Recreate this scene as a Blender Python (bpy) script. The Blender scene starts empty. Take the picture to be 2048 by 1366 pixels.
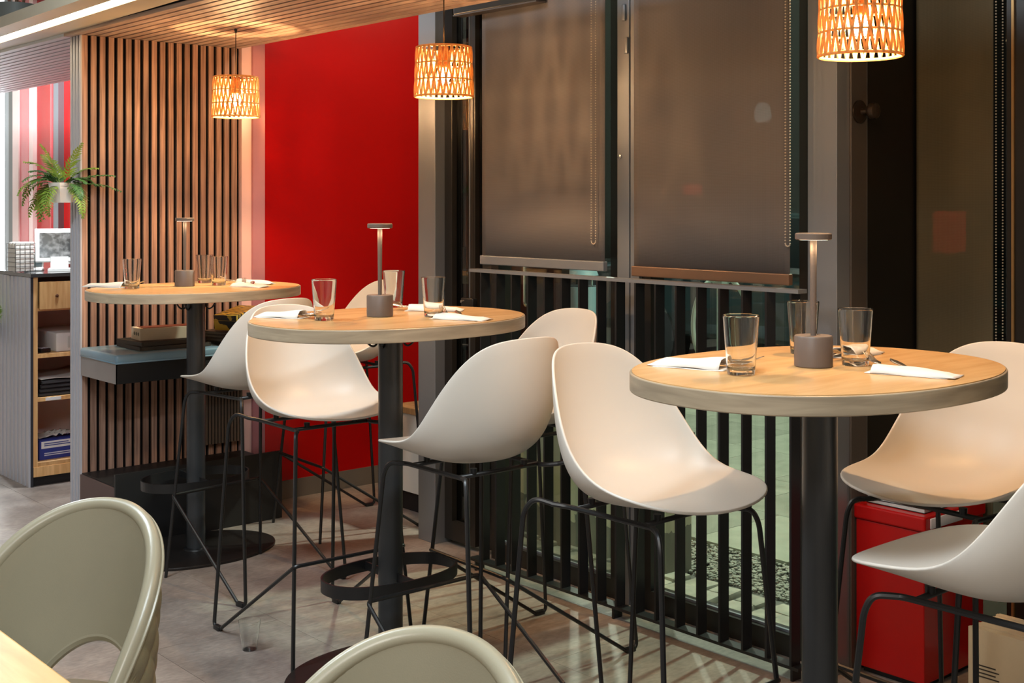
import bpy, bmesh, math, random
from mathutils import Vector, Matrix
random.seed(7)
PI = math.pi
SC = bpy.context.scene
COL = SC.collection

# ------------------------------------------------------------------ camera
cam_d = bpy.data.cameras.new('camera')
cam = bpy.data.objects.new('camera', cam_d); COL.objects.link(cam)
cam_d.sensor_width = 36.0
cam_d.lens = 36.0 * 2519.0 / 2048.0
cam_d.shift_y = -(683.0 - 403.0) / 2048.0
cam_d.clip_start = 0.05
EYE = 1.457
YAW = math.atan2(0.653, 0.757)               # forward = (sin, cos)
cam.location = (0, 0, EYE)
cam.rotation_euler = (PI / 2, 0, -YAW)
SC.camera = cam
cam_d.dof.use_dof = False

# ------------------------------------------------------------------ world, exposure
SC.view_settings.view_transform = 'Standard'
SC.view_settings.look = 'None'
SC.view_settings.gamma = 1.0
SC.view_settings.use_curve_mapping = False
SC.view_settings.exposure = 0.0
world = bpy.data.worlds.new('night'); SC.world = world
world.use_nodes = True
world.node_tree.nodes['Background'].inputs[0].default_value = (0.20, 0.27, 0.36, 1)
world.node_tree.nodes['Background'].inputs[1].default_value = 0.10

# ------------------------------------------------------------------ room lamps (ceiling panels of the dining room), added fill lights
def area(name, loc, rot, sx, sy, power, color):
    l = bpy.data.lights.new(name, 'AREA'); l.shape = 'RECTANGLE'
    l.size = sx; l.size_y = sy; l.energy = power; l.color = color
    o = bpy.data.objects.new(name, l); COL.objects.link(o)
    o.location = loc; o.rotation_euler = rot
    return o
COOL = (0.80, 0.92, 1.0); NEUT = (1.0, 0.95, 0.88); WARM = (1.0, 0.62, 0.28)
area('ceiling_panel_light', (0.9, 1.2, 2.93), (0, 0, 0), 1.2, 0.3, 66, COOL)
area('ceiling_panel_light', (0.9, 3.6, 2.93), (0, 0, 0), 1.2, 0.3, 66, COOL)
area('ceiling_panel_light', (-1.2, 0.2, 2.93), (0, 0, 0), 1.2, 1.2, 90, NEUT)
area('counter_ceiling_light', (2.3, 7.9, 2.93), (0, 0, 0), 0.8, 1.4, 190, (0.86, 0.95, 1.0))
def spot(name, loc, target, power, color, ang, blend=0.4, rad=0.03):
    l = bpy.data.lights.new(name, 'SPOT'); l.energy = power; l.color = color
    l.spot_size = math.radians(ang); l.spot_blend = blend; l.shadow_soft_size = rad
    o = bpy.data.objects.new(name, l); COL.objects.link(o); o.location = loc
    o.rotation_euler = (Vector(target) - Vector(loc)).to_track_quat('-Z', 'Y').to_euler()
    return o
for yy in (6.3, 7.4, 8.6):  # added unseen spots that brighten the floor and soffit beyond the partition
    spot('soffit_fill_spot', (2.55, yy, 2.19), (2.55, yy, 0), 150, (0.86, 0.95, 1.0), 120, .5, .04)
def street(name, loc, power, color, rad=0.12):
    l = bpy.data.lights.new(name, 'POINT'); l.energy = power; l.color = color; l.shadow_soft_size = rad
    o = bpy.data.objects.new(name, l); COL.objects.link(o); o.location = loc
street('street_side_light', (6.2, 3.2, 4.3), 1100, (0.90, 1.0, 0.84))
street('street_side_light', (7.2, 7.6, 4.5), 600, (1.0, 0.95, 0.84))  # added unseen light that brightens the parked car
street('facade_fill_light', (3.60, 3.95, 2.85), 60, (1.0, 0.88, 0.66))  # two added unseen lights brightening the low wall and cobbles
street('facade_fill_light', (3.62, 2.60, 2.85), 34, (1.0, 0.95, 0.80))

# ------------------------------------------------------------------ materials
MATS = {}
def new_mat(name):
    m = bpy.data.materials.new(name); m.use_nodes = True
    nt = m.node_tree
    return m, nt, nt.nodes['Principled BSDF']
def lin(c):
    return tuple(((x / 12.92) if x <= 0.04045 else ((x + 0.055) / 1.055) ** 2.4) for x in c)
def rgb(r, g, b):
    return lin((r / 255., g / 255., b / 255.)) + (1,)
def mat(name, col, rough=0.5, metal=0.0, var=0.08, scale=8.0, bump=0.0, bscale=60.0, stretch=(1, 1, 1), spec=0.5, coat=0.0, coords='Object', trans=0.0):
    """procedural material: base colour varied by stretched noise, optional bump"""
    if name in MATS: return MATS[name]
    m, nt, bs = new_mat(name)
    N = nt.nodes; L = nt.links
    tc = N.new('ShaderNodeTexCoord'); mp = N.new('ShaderNodeMapping')
    mp.inputs['Scale'].default_value = stretch
    L.new(tc.outputs[coords], mp.inputs['Vector'])
    nz = N.new('ShaderNodeTexNoise'); nz.inputs['Scale'].default_value = scale; nz.inputs['Detail'].default_value = 5
    L.new(mp.outputs[0], nz.inputs['Vector'])
    mix = N.new('ShaderNodeMix'); mix.data_type = 'RGBA'
    c = col[:3]
    mix.inputs['A'].default_value = tuple(max(0, x * (1 - var)) for x in c) + (1,)
    mix.inputs['B'].default_value = tuple(min(1, x * (1 + var)) for x in c) + (1,)
    L.new(nz.outputs['Fac'], mix.inputs['Factor'])
    L.new(mix.outputs['Result'], bs.inputs['Base Color'])
    bs.inputs['Roughness'].default_value = rough; bs.inputs['Metallic'].default_value = metal
    bs.inputs['Specular IOR Level'].default_value = spec
    bs.inputs['Coat Weight'].default_value = coat
    if bump > 0:
        n2 = N.new('ShaderNodeTexNoise'); n2.inputs['Scale'].default_value = bscale; n2.inputs['Detail'].default_value = 3
        L.new(mp.outputs[0], n2.inputs['Vector'])
        b = N.new('ShaderNodeBump'); b.inputs['Strength'].default_value = bump; b.inputs['Distance'].default_value = 0.002
        L.new(n2.outputs['Fac'], b.inputs['Height']); L.new(b.outputs[0], bs.inputs['Normal'])
    MATS[name] = m
    return m
def wood(name, c1, c2, stretch, scale=6.0, rough=0.45, spec=0.5, coat=0.0):
    """wood grain: stretched noise ramp; a per-object offset makes every board its own"""
    if name in MATS: return MATS[name]
    m, nt, bs = new_mat(name); N = nt.nodes; L = nt.links
    tc = N.new('ShaderNodeTexCoord'); oi = N.new('ShaderNodeObjectInfo')
    add = N.new('ShaderNodeVectorMath'); add.operation = 'ADD'
    sc = N.new('ShaderNodeVectorMath'); sc.operation = 'SCALE'; sc.inputs['Scale'].default_value = 37.0
    cmb = N.new('ShaderNodeCombineXYZ')
    for k in range(3): L.new(oi.outputs['Random'], cmb.inputs[k])
    L.new(cmb.outputs[0], sc.inputs[0]); L.new(tc.outputs['Object'], add.inputs[0]); L.new(sc.outputs[0], add.inputs[1])
    mp = N.new('ShaderNodeMapping'); mp.inputs['Scale'].default_value = stretch
    L.new(add.outputs[0], mp.inputs['Vector'])
    nz = N.new('ShaderNodeTexNoise'); nz.inputs['Scale'].default_value = scale; nz.inputs['Detail'].default_value = 8
    nz.inputs['Distortion'].default_value = 0.6
    L.new(mp.outputs[0], nz.inputs['Vector'])
    rp = N.new('ShaderNodeValToRGB')
    rp.color_ramp.elements[0].position = 0.33; rp.color_ramp.elements[0].color = c1
    rp.color_ramp.elements[1].position = 0.68; rp.color_ramp.elements[1].color = c2
    L.new(nz.outputs['Fac'], rp.inputs[0])
    hs = N.new('ShaderNodeHueSaturation')
    mr = N.new('ShaderNodeMapRange'); mr.inputs['To Min'].default_value = 0.80; mr.inputs['To Max'].default_value = 1.18
    L.new(oi.outputs['Random'], mr.inputs['Value']); L.new(mr.outputs[0], hs.inputs['Value'])
    L.new(rp.outputs[0], hs.inputs['Color']); L.new(hs.outputs[0], bs.inputs['Base Color'])
    bs.inputs['Roughness'].default_value = rough; bs.inputs['Specular IOR Level'].default_value = spec; bs.inputs['Coat Weight'].default_value = coat
    b = N.new('ShaderNodeBump'); b.inputs['Strength'].default_value = 0.12; b.inputs['Distance'].default_value = 0.002
    L.new(nz.outputs['Fac'], b.inputs['Height']); L.new(b.outputs[0], bs.inputs['Normal'])
    MATS[name] = m
    return m
def emit(name, col, strength):
    if name in MATS: return MATS[name]
    m, nt, bs = new_mat(name)
    bs.inputs['Base Color'].default_value = col
    bs.inputs['Emission Color'].default_value = col; bs.inputs['Emission Strength'].default_value = strength
    MATS[name] = m; return m
def glass_pane(name, tint=(0.86, 0.95, 0.9, 1), refl=1.0):
    if name in MATS: return MATS[name]
    m, nt, bs = new_mat(name); N = nt.nodes; L = nt.links
    N.remove(bs)
    out = N['Material Output']
    tr = N.new('ShaderNodeBsdfTransparent'); tr.inputs[0].default_value = tint
    gl = N.new('ShaderNodeBsdfGlossy'); gl.inputs['Roughness'].default_value = 0.01; gl.inputs[0].default_value = (refl,) * 3 + (1,)
    lw = N.new('ShaderNodeLayerWeight'); lw.inputs['Blend'].default_value = .5
    pw = N.new('ShaderNodeMath'); pw.operation = 'POWER'; pw.inputs[1].default_value = 4.0; L.new(lw.outputs['Facing'], pw.inputs[0])
    fr = N.new('ShaderNodeMath'); fr.operation = 'MULTIPLY_ADD'; fr.inputs[1].default_value = .9; fr.inputs[2].default_value = .04; L.new(pw.outputs[0], fr.inputs[0])
    mx = N.new('ShaderNodeMixShader')
    L.new(fr.outputs[0], mx.inputs[0]); L.new(tr.outputs[0], mx.inputs[1]); L.new(gl.outputs[0], mx.inputs[2])
    L.new(mx.outputs[0], out.inputs['Surface'])
    MATS[name] = m; return m
def clear_glass(name):
    if name in MATS: return MATS[name]
    m, nt, bs = new_mat(name)
    bs.inputs['Base Color'].default_value = (0.97, 0.985, 0.98, 1)
    bs.inputs['Transmission Weight'].default_value = 1.0
    bs.inputs['Roughness'].default_value = 0.0; bs.inputs['IOR'].default_value = 1.48
    MATS[name] = m; return m

M_BLACK = mat('black_metal', rgb(22, 22, 23), 0.38, 0.0, 0.15, 12, spec=0.5)
M_BLACKBOX = mat('black_laminate', rgb(20, 19, 20), 0.5, 0, 0.1, 6)
M_POLE = mat('graphite_metal', rgb(58, 60, 62), 0.36, 0.35, 0.08, 14)
M_BASE = mat('brown_black_steel', rgb(34, 30, 28), 0.42, 0.3, 0.15, 9)
M_LAMP = mat('taupe_lamp_paint', rgb(98, 84, 75), 0.48, 0.0, 0.05, 20)
M_SHELL = mat('off_white_plastic', rgb(208, 201, 191), 0.42, 0, 0.02, 5, bump=0.03, bscale=500, spec=0.4)
M_TOP = wood('pale_oak_tabletop', rgb(194, 150, 98), rgb(210, 167, 113), (1.2, 9, 9), 3.2, 0.26, 0.5)
M_EDGE = wood('grey_oak_edge', rgb(150, 134, 112), rgb(182, 164, 138), (2, 2, 22), 2.4, 0.4)
M_SLAT = wood('walnut_slat', rgb(132, 98, 82), rgb(186, 146, 124), (60, 60, 1.6), 2.0, 0.5)
M_SLATC = wood('ceiling_oak_slat', rgb(168, 140, 122), rgb(206, 180, 160), (60, 1.6, 60), 2.0, 0.5)
M_FELT = mat('black_felt', rgb(14, 12, 12), 0.95, 0, 0.2, 30, spec=0.1)
M_RIB = mat('light_grey_rib', rgb(188, 186, 192), 0.45, 0, 0.05, 10, stretch=(1, 1, .1))
M_RIBD = mat('dark_groove', rgb(40, 40, 46), 0.8, 0, 0.1)
M_RED = mat('red_lacquer', rgb(172, 12, 10), 0.24, 0.0, 0.05, 3, spec=0.45)
M_ALU = mat('grey_aluminium', rgb(138, 142, 148), 0.38, 0.55, 0.05, 10, stretch=(1, 1, .1))
M_ALUD = mat('brown_grey_aluminium', rgb(92, 84, 78), 0.4, 0.4, 0.06, 10, stretch=(1, 1, .1))
M_DARKFRAME = mat('dark_bronze_frame', rgb(42, 38, 34), 0.32, 0.25, 0.1, 8, stretch=(1, 1, .1))
M_GREYBASE = mat('grey_baseboard', rgb(104, 96, 86), 0.55)
M_CREAM = mat('warm_white_plaster', rgb(214, 206, 194), 0.8, 0, 0.05, 4)
M_WHITE = mat('white_paint', rgb(226, 226, 224), 0.5, 0, 0.03)
M_PAPER = mat('white_paper_napkin', rgb(214, 208, 200), 0.85, 0, 0.03, 30, bump=0.15, bscale=220)
M_STEEL = mat('polished_steel', rgb(214, 208, 200), 0.24, 1.0, 0.03)
M_LEATHER = mat('blue_grey_leather', rgb(126, 156, 174), 0.28, 0, 0.06, 12, bump=0.08, bscale=300)
M_CHAIR = mat('olive_beige_leatherette', rgb(146, 139, 118), 0.30, 0, 0.04, 8, bump=0.06, bscale=400)
M_CHAIRB = mat('olive_quilted_leatherette', rgb(128, 119, 92), 0.42, 0, 0.06, 8, bump=0.06, bscale=400)
M_PINE = wood('pine_board', rgb(196, 148, 92), rgb(226, 182, 126), (22, 22, 2), 2.0, 0.5)
M_GLASS = clear_glass('tumbler_glass')
M_PANE = glass_pane('window_glass')
M_PANED = glass_pane('door_glass', (0.30, 0.30, 0.28, 1))

# ------------------------------------------------------------------ mesh helpers
class MB:
    def __init__(self): self.v = []; self.f = []; self.sm = []
    def add(self, verts, faces, smooth=False):
        o = len(self.v); self.v += [tuple(p) for p in verts]
        self.f += [tuple(i + o for i in f) for f in faces]; self.sm += [smooth] * len(faces)
        return self
    def box(self, x0, x1, y0, y1, z0, z1, M=None):
        P = [Vector(p) for p in ((x0, y0, z0), (x1, y0, z0), (x1, y1, z0), (x0, y1, z0), (x0, y0, z1), (x1, y0, z1), (x1, y1, z1), (x0, y1, z1))]
        if M: P = [M @ p for p in P]
        return self.add(P, [(0, 3, 2, 1), (4, 5, 6, 7), (0, 1, 5, 4), (1, 2, 6, 5), (2, 3, 7, 6), (3, 0, 4, 7)])
    def rbox(self, x0, x1, y0, y1, z0, z1, r=0.01, seg=3, M=None):
        bm = bmesh.new(); bmesh.ops.create_cube(bm, size=1)
        for v in bm.verts: v.co = Vector((x0 + (v.co.x + .5) * (x1 - x0), y0 + (v.co.y + .5) * (y1 - y0), z0 + (v.co.z + .5) * (z1 - z0)))
        bmesh.ops.bevel(bm, geom=bm.edges[:], offset=r, segments=seg, profile=.5, affect='EDGES')
        bm.verts.index_update()
        vs = [(M @ v.co if M else v.co.copy()) for v in bm.verts]
        self.add(vs, [[v.index for v in f.verts] for f in bm.faces], True); bm.free(); return self
    def lathe(self, prof, seg=32, c=(0, 0, 0), M=None, smooth=True, cap=True):
        vs = []; n = len(prof)
        for i in range(seg):
            a = 2 * PI * i / seg
            for r, z in prof:
                p = Vector((c[0] + r * math.cos(a), c[1] + r * math.sin(a), c[2] + z)); vs.append(M @ p if M else p)
        fs = []
        for i in range(seg):
            j = (i + 1) % seg
            for k in range(n - 1):
                fs.append((i * n + k, j * n + k, j * n + k + 1, i * n + k + 1))
        self.add(vs, fs, smooth)
        if cap:
            o = len(self.v) - len(vs)
            if prof[0][0] > 1e-6: self.f.append(tuple(o + i * n for i in reversed(range(seg)))); self.sm.append(False)
            if prof[-1][0] > 1e-6: self.f.append(tuple(o + i * n + n - 1 for i in range(seg))); self.sm.append(False)
        return self
    def tube(self, pts, r, seg=8, closed=False, smooth=True):
        pts = [Vector(p) for p in pts]; n = len(pts)
        T = []
        for i in range(n):
            if closed: t = pts[(i + 1) % n] - pts[i - 1]
            elif i == 0: t = pts[1] - pts[0]
            elif i == n - 1: t = pts[-1] - pts[-2]
            else: t = (pts[i + 1] - pts[i]).normalized() + (pts[i] - pts[i - 1]).normalized()
            T.append(t.normalized() if t.length > 1e-9 else Vector((0, 0, 1)))
        up = Vector((0, 0, 1)) if abs(T[0].z) < .9 else Vector((1, 0, 0))
        nrm = (up - T[0] * up.dot(T[0])).normalized()
        vs = []
        for i in range(n):
            nrm = (nrm - T[i] * nrm.dot(T[i]))
            nrm = nrm.normalized() if nrm.length > 1e-6 else T[i].orthogonal().normalized()
            b = T[i].cross(nrm)
            rr = r[i] if isinstance(r, (list, tuple)) else r
            for k in range(seg):
                a = 2 * PI * k / seg
                vs.append(pts[i] + (nrm * math.cos(a) + b * math.sin(a)) * rr)
        fs = []
        for i in range(n if closed else n - 1):
            j = (i + 1) % n
            for k in range(seg):
                l = (k + 1) % seg
                fs.append((i * seg + k, i * seg + l, j * seg + l, j * seg + k))
        self.add(vs, fs, smooth)
        if not closed:
            o = len(self.v) - len(vs)
            self.f.append(tuple(o + k for k in reversed(range(seg)))); self.f.append(tuple(o + (n - 1) * seg + k for k in range(seg)))
            self.sm += [False, False]
        return self
    def prism(self, loop, z0, z1, M=None, smooth_side=False):
        n = len(loop)
        vs = [Vector((p[0], p[1], z0)) for p in loop] + [Vector((p[0], p[1], z1)) for p in loop]
        if M: vs = [M @ v for v in vs]
        self.add(vs, [(i, (i + 1) % n, n + (i + 1) % n, n + i) for i in range(n)], smooth_side)
        o = len(self.v) - 2 * n
        self.f.append(tuple(o + i for i in reversed(range(n)))); self.f.append(tuple(o + n + i for i in range(n))); self.sm += [False, False]
        return self
    def grid(self, fn, nu, nv, smooth=True, closed_u=False):
        vs = [fn(i, j) for i in range(nu) for j in range(nv)]
        fs = []
        for i in range(nu if closed_u else nu - 1):
            a = (i + 1) % nu
            for j in range(nv - 1): fs.append((i * nv + j, a * nv + j, a * nv + j + 1, i * nv + j + 1))
        return self.add(vs, fs, smooth)
    def mesh(self, name):
        me = bpy.data.meshes.new(name); me.from_pydata(self.v, [], self.f)
        me.polygons.foreach_set('use_smooth', self.sm); me.update()
        bm = bmesh.new(); bm.from_mesh(me); bmesh.ops.remove_doubles(bm, verts=bm.verts[:], dist=1e-6); bmesh.ops.recalc_face_normals(bm, faces=bm.faces[:])
        for e in bm.edges:
            if len(e.link_faces) == 2 and e.calc_face_angle(0) > .62: e.smooth = False
        bm.to_mesh(me); bm.free()
        return me
    def build(self, name, material, parent=None, **kw):
        return obj(name, self.mesh(name), material, parent, **kw)
def obj(name, me, material, parent=None, loc=None):
    o = bpy.data.objects.new(name, me); COL.objects.link(o)
    if material and not me.materials: me.materials.append(material)
    if parent: o.parent = parent
    if loc: o.location = loc
    return o
def tag(o, label, cat, group=None):
    o['label'] = label; o['category'] = cat
    if group: o['group'] = group
    return o
def thing(name, label, cat, loc=(0, 0, 0), rz=0, group=None):
    o = bpy.data.objects.new(name, None); COL.objects.link(o); o.empty_display_size = .05
    o.location = loc; o.rotation_euler = (0, 0, rz)
    return tag(o, label, cat, group)
def struct(o, label=None):
    o['kind'] = 'structure'
    if label: o['label'] = label
    return o
def stuff(o): o['kind'] = 'stuff'; return o
def dup(root, loc, rz, label=None, group=None):
    r = root.copy(); COL.objects.link(r); r.location = loc; r.rotation_euler = (0, 0, rz)
    if label: r['label'] = label
    if group: r['group'] = group
    for ch in list(root.children):
        c = ch.copy(); COL.objects.link(c); c.parent = r
        for g in ch.children:
            d = g.copy(); COL.objects.link(d); d.parent = c
    return r
def bevel(o, w=0.003, seg=2):
    m = o.modifiers.new('bevel', 'BEVEL'); m.width = w; m.segments = seg; m.limit_method = 'ANGLE'; m.angle_limit = math.radians(40)
    return o
def fillet(pts, r, seg=5):
    """polyline with rounded corners"""
    pts = [Vector(p) for p in pts]; out = [pts[0]]
    for i in range(1, len(pts) - 1):
        a, b, c = pts[i - 1], pts[i], pts[i + 1]
        d1 = (a - b); d2 = (c - b); rr = min(r, d1.length * .48, d2.length * .48)
        p0 = b + d1.normalized() * rr; p2 = b + d2.normalized() * rr
        for k in range(seg + 1):
            t = k / seg; out.append(p0 * (1 - t) ** 2 + b * 2 * t * (1 - t) + p2 * t * t)
    out.append(pts[-1]); return out
def superloop(a, b, n=2.3, seg=72):
    out = []
    for i in range(seg):
        t = 2 * PI * i / seg; c, s = math.cos(t), math.sin(t)
        out.append((a * math.copysign(abs(c) ** (2 / n), c), b * math.copysign(abs(s) ** (2 / n), s)))
    return out

# ================================================================== STRUCTURE
# floor: vinyl tiles laid as separate pieces over a screed
def floor_material():
    m, nt, bs = new_mat('stone_look_vinyl'); N = nt.nodes; L = nt.links
    tc = N.new('ShaderNodeTexCoord'); oi = N.new('ShaderNodeObjectInfo')
    geo = N.new('ShaderNodeNewGeometry')
    n1 = N.new('ShaderNodeTexNoise'); n1.inputs['Scale'].default_value = 2.6; n1.inputs['Detail'].default_value = 9; n1.inputs['Roughness'].default_value = .68
    L.new(geo.outputs['Position'], n1.inputs['Vector'])
    rp = N.new('ShaderNodeValToRGB'); e = rp.color_ramp.elements
    e[0].position = .32; e[0].color = rgb(104, 94, 88); e[1].position = .70; e[1].color = rgb(158, 146, 136)
    L.new(n1.outputs['Fac'], rp.inputs[0])
    n2 = N.new('ShaderNodeTexNoise'); n2.inputs['Scale'].default_value = 34; n2.inputs['Detail'].default_value = 6
    mp = N.new('ShaderNodeMapping'); mp.inputs['Scale'].default_value = (1, 2.4, 1)
    L.new(geo.outputs['Position'], mp.inputs[0]); L.new(mp.outputs[0], n2.inputs['Vector'])
    mx = N.new('ShaderNodeMix'); mx.data_type = 'RGBA'; mx.blend_type = 'OVERLAY'; mx.inputs['Factor'].default_value = .45
    L.new(rp.outputs[0], mx.inputs['A']); L.new(n2.outputs['Fac'], mx.inputs['B'])
    hs = N.new('ShaderNodeHueSaturation'); mr = N.new('ShaderNodeMapRange'); mr.inputs['To Min'].default_value = .92; mr.inputs['To Max'].default_value = 1.08
    L.new(oi.outputs['Random'], mr.inputs['Value']); L.new(mr.outputs[0], hs.inputs['Value']); L.new(mx.outputs['Result'], hs.inputs['Color'])
    L.new(hs.outputs[0], bs.inputs['Base Color'])
    bs.inputs['Roughness'].default_value = .42
    b = N.new('ShaderNodeBump'); b.inputs['Strength'].default_value = .1; b.inputs['Distance'].default_value = .002
    L.new(n2.outputs['Fac'], b.inputs['Height']); L.new(b.outputs[0], bs.inputs['Normal'])
    return m
M_FLOOR = floor_material()
floor = struct(MB().box(-3.2, 3.42, -3.2, 10.2, -.12, -.004).build('floor', mat('dark_screed', rgb(92, 84, 78), .7)), 'stone look vinyl tile floor')
TW, TL = .457, .914
tile_me = MB().box(-TW / 2 + .0006, TW / 2 - .0006, -TL / 2 + .0006, TL / 2 - .0006, -.004, 0).mesh('floor_tile')
tile_me.materials.append(M_FLOOR)
ix = 0
x = 3.16 - TW / 2
while x > -3.0:
    y = -3.0 + (ix % 2) * TL / 2
    while y < 10.0:
        obj('floor_tile', tile_me, None, floor, (x, y, 0)); y += TL
    x -= TW; ix += 1
# strip of flooring by the glazing
obj('floor_tile', MB().box(3.1606, 3.42, -3.2, 4.25, -.004, 0).mesh('floor_tile'), M_FLOOR, floor)
obj('floor_tile', MB().box(3.1606, 4.12, 4.25, 10, -.004, 0).mesh('floor_tile'), M_FLOOR, floor)
obj('floor_tile', MB().box(3.42, 3.74, 1.2, 2.30, -.02, 0).mesh('floor_tile'), M_FLOOR, floor)
struct(MB().box(-3.2, 4.2, -3.2, 10.2, 3.0, 3.1).build('ceiling', mat('dark_ceiling', rgb(120, 112, 106), .8)), 'dark high ceiling')
struct(MB().box(-3.3, -3.2, -3.2, 10.2, 0, 3.0).build('wall_left', M_CREAM), 'plaster wall behind the dining room')
struct(MB().box(-3.2, 4.2, -3.3, -3.2, 0, 3.0).build('wall_back', M_CREAM), 'plaster wall behind the camera')
struct(MB().box(-3.2, 4.2, 10.2, 10.3, 0, 3.0).build('wall_front', M_CREAM), 'plaster wall beyond the counter')

# lowered slatted soffit and the partition clad in wood slats
SOF = (2.17, 2.97, 2.20)
sof = struct(MB().box(2.17, 2.97, -1.0, 9.6, 2.215, 2.26).build('ceiling_soffit', M_FELT), 'lowered ceiling clad in narrow wood slats')
pitch = .0520; sw = .0385
sl_me = MB().box(0, sw, -1.0, 5.60, 2.198, 2.215).mesh('ceiling_slat')
sl_me.materials.append(M_SLATC)
sl_me2 = MB().box(0, sw, 5.601, 9.6, 2.198, 2.215).mesh('ceiling_slat')
sl_me2.materials.append(mat('white_slat_paint', rgb(214, 220, 226), .5, 0, .03, 10))
xx = 2.171
while xx < 2.966:
    obj('ceiling_slat', sl_me, None, sof, (xx, 0, 0)); obj('ceiling_slat', sl_me2, None, sof, (xx, 0, 0)); xx += pitch
part = struct(MB().box(2.208, 2.985, 5.492, 5.60, 0, 2.198).build('wall_partition', M_FELT), 'partition wall clad in vertical walnut slats')
n_s = 19; pit = (2.985 - 2.205) / n_s
slat_me = MB().box(0, pit * .60, 5.480, 5.492, 0.0, 2.197).mesh('slat'); slat_me.materials.append(M_SLAT)
for i in range(n_s):
    obj('slat', slat_me, None, part, (2.207 + i * pit, 0, 0))
rib_me = MB().box(2.200, 2.208, -.0085, .0085, 0, 2.197).mesh('end_rib'); rib_me.materials.append(M_RIB)
for i in range(4):
    obj('end_rib', rib_me, None, part, (0, 5.489 + i * .0335, 0))

# LED light beam beside the soffit
led = thing('led_light_beam', 'long beige ceiling beam with a glowing LED strip at top left', 'light', (0, 0, 0))
def skew(x0, x1, z0, z1, m=None):
    b = MB()
    y0, y1 = -1.0, 9.4
    s = lambda x, y: x + (y - 5.0) * .035
    P = [(s(x0, y0), y0, z0), (s(x1, y0), y0, z0), (s(x1, y1), y1, z0), (s(x0, y1), y1, z0), (s(x0, y0), y0, z1), (s(x1, y0), y0, z1), (s(x1, y1), y1, z1), (s(x0, y1), y1, z1)]
    return b.add(P, [(0, 3, 2, 1), (4, 5, 6, 7), (0, 1, 5, 4), (1, 2, 6, 5), (2, 3, 7, 6), (3, 0, 4, 7)])
M_BEAM = mat('beige_beam_paint', rgb(206, 196, 172), .5, 0, .03)
skew(1.87, 1.965, 2.212, 2.26).build('housing', M_BEAM, led)
skew(2.035, 2.16, 2.212, 2.26).build('housing', M_BEAM, led)
skew(1.965, 2.035, 2.235, 2.26).build('channel', M_BEAM, led)
skew(1.985, 2.015, 2.222, 2.235).build('led_strip', emit('led_strip_glow', (1.0, .86, .60, 1), 14), led)

# red entrance niche beside the partition
struct(MB().box(3.075, 4.15, 5.40, 5.46, .09, 3.0).build('wall_red', M_RED), 'glossy red wall of the entrance niche')
struct(MB().box(3.075, 4.15, 5.396, 5.46, 0, .09).build('baseboard_red', M_GREYBASE), 'grey baseboard under the red wall')
M_PINKSHEEN = mat('mauve_sheen', rgb(196, 132, 138), .16, .25, .04)  # both trim colours stand for white light reflected on glossy red
struct(MB().add([(2.99, 5.468, 0), (3.03, 5.445, 0), (3.03, 5.6, 0), (2.99, 5.6, 0), (2.99, 5.468, 2.6), (3.03, 5.445, 2.6), (3.03, 5.6, 2.6), (2.99, 5.6, 2.6)],
    [(0, 3, 2, 1), (4, 5, 6, 7), (0, 1, 5, 4), (1, 2, 6, 5), (2, 3, 7, 6), (3, 0, 4, 7)]).build('trim_1', mat('pale_pink_sheen', rgb(236, 190, 182), .3, 0, .03)), 'corner trim with reflected light coloured in pale pink')
struct(MB().add([(3.031, 5.43, 0), (3.075, 5.395, 0), (3.075, 5.6, 0), (3.031, 5.6, 0), (3.031, 5.43, 2.6), (3.075, 5.395, 2.6), (3.075, 5.6, 2.6), (3.031, 5.6, 2.6)],
    [(0, 3, 2, 1), (4, 5, 6, 7), (0, 1, 5, 4), (1, 2, 6, 5), (2, 3, 7, 6), (3, 0, 4, 7)]).build('trim_2', M_PINKSHEEN), 'corner trim beside the red wall with reflected light coloured in mauve')
d1 = struct(MB().box(4.10, 4.15, 4.39, 5.396, 0, 3.0).build('door_1', M_DARKFRAME), 'dark entrance door in the red niche')
MB().tube(fillet([(4.10, 4.6, .95), (4.05, 4.6, .95), (4.05, 4.6, 1.25), (4.10, 4.6, 1.25)], .02), .01).build('door_handle', M_STEEL, d1)
# low white cabinet inside the niche
cab = thing('low_cabinet', 'low cream cabinet with black plinth in the red niche', 'cabinet', (3.7, 4.72, 0))
bevel(MB().box(-.20, .33, -.20, .20, .09, .46).build('body', M_CREAM, cab))
MB().box(-.18, .33, -.18, .18, 0, .09).build('plinth', M_BLACKBOX, cab)
bevel(MB().box(-.21, .33, -.21, .21, .46, .49).build('top', M_PINE, cab))

# columns and frames of the glazed front (plane x = 3.3)
def post(name, x0, x1, y0, y1, z0, z1, m, label):
    return struct(bevel(MB().box(x0, x1, y0, y1, z0, z1).build(name, m), .002), label)
post('trim_3', 3.25, 3.42, 4.268, 4.388, 0, 3.0, M_ALU, 'grey aluminium column beside the red niche')
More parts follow.
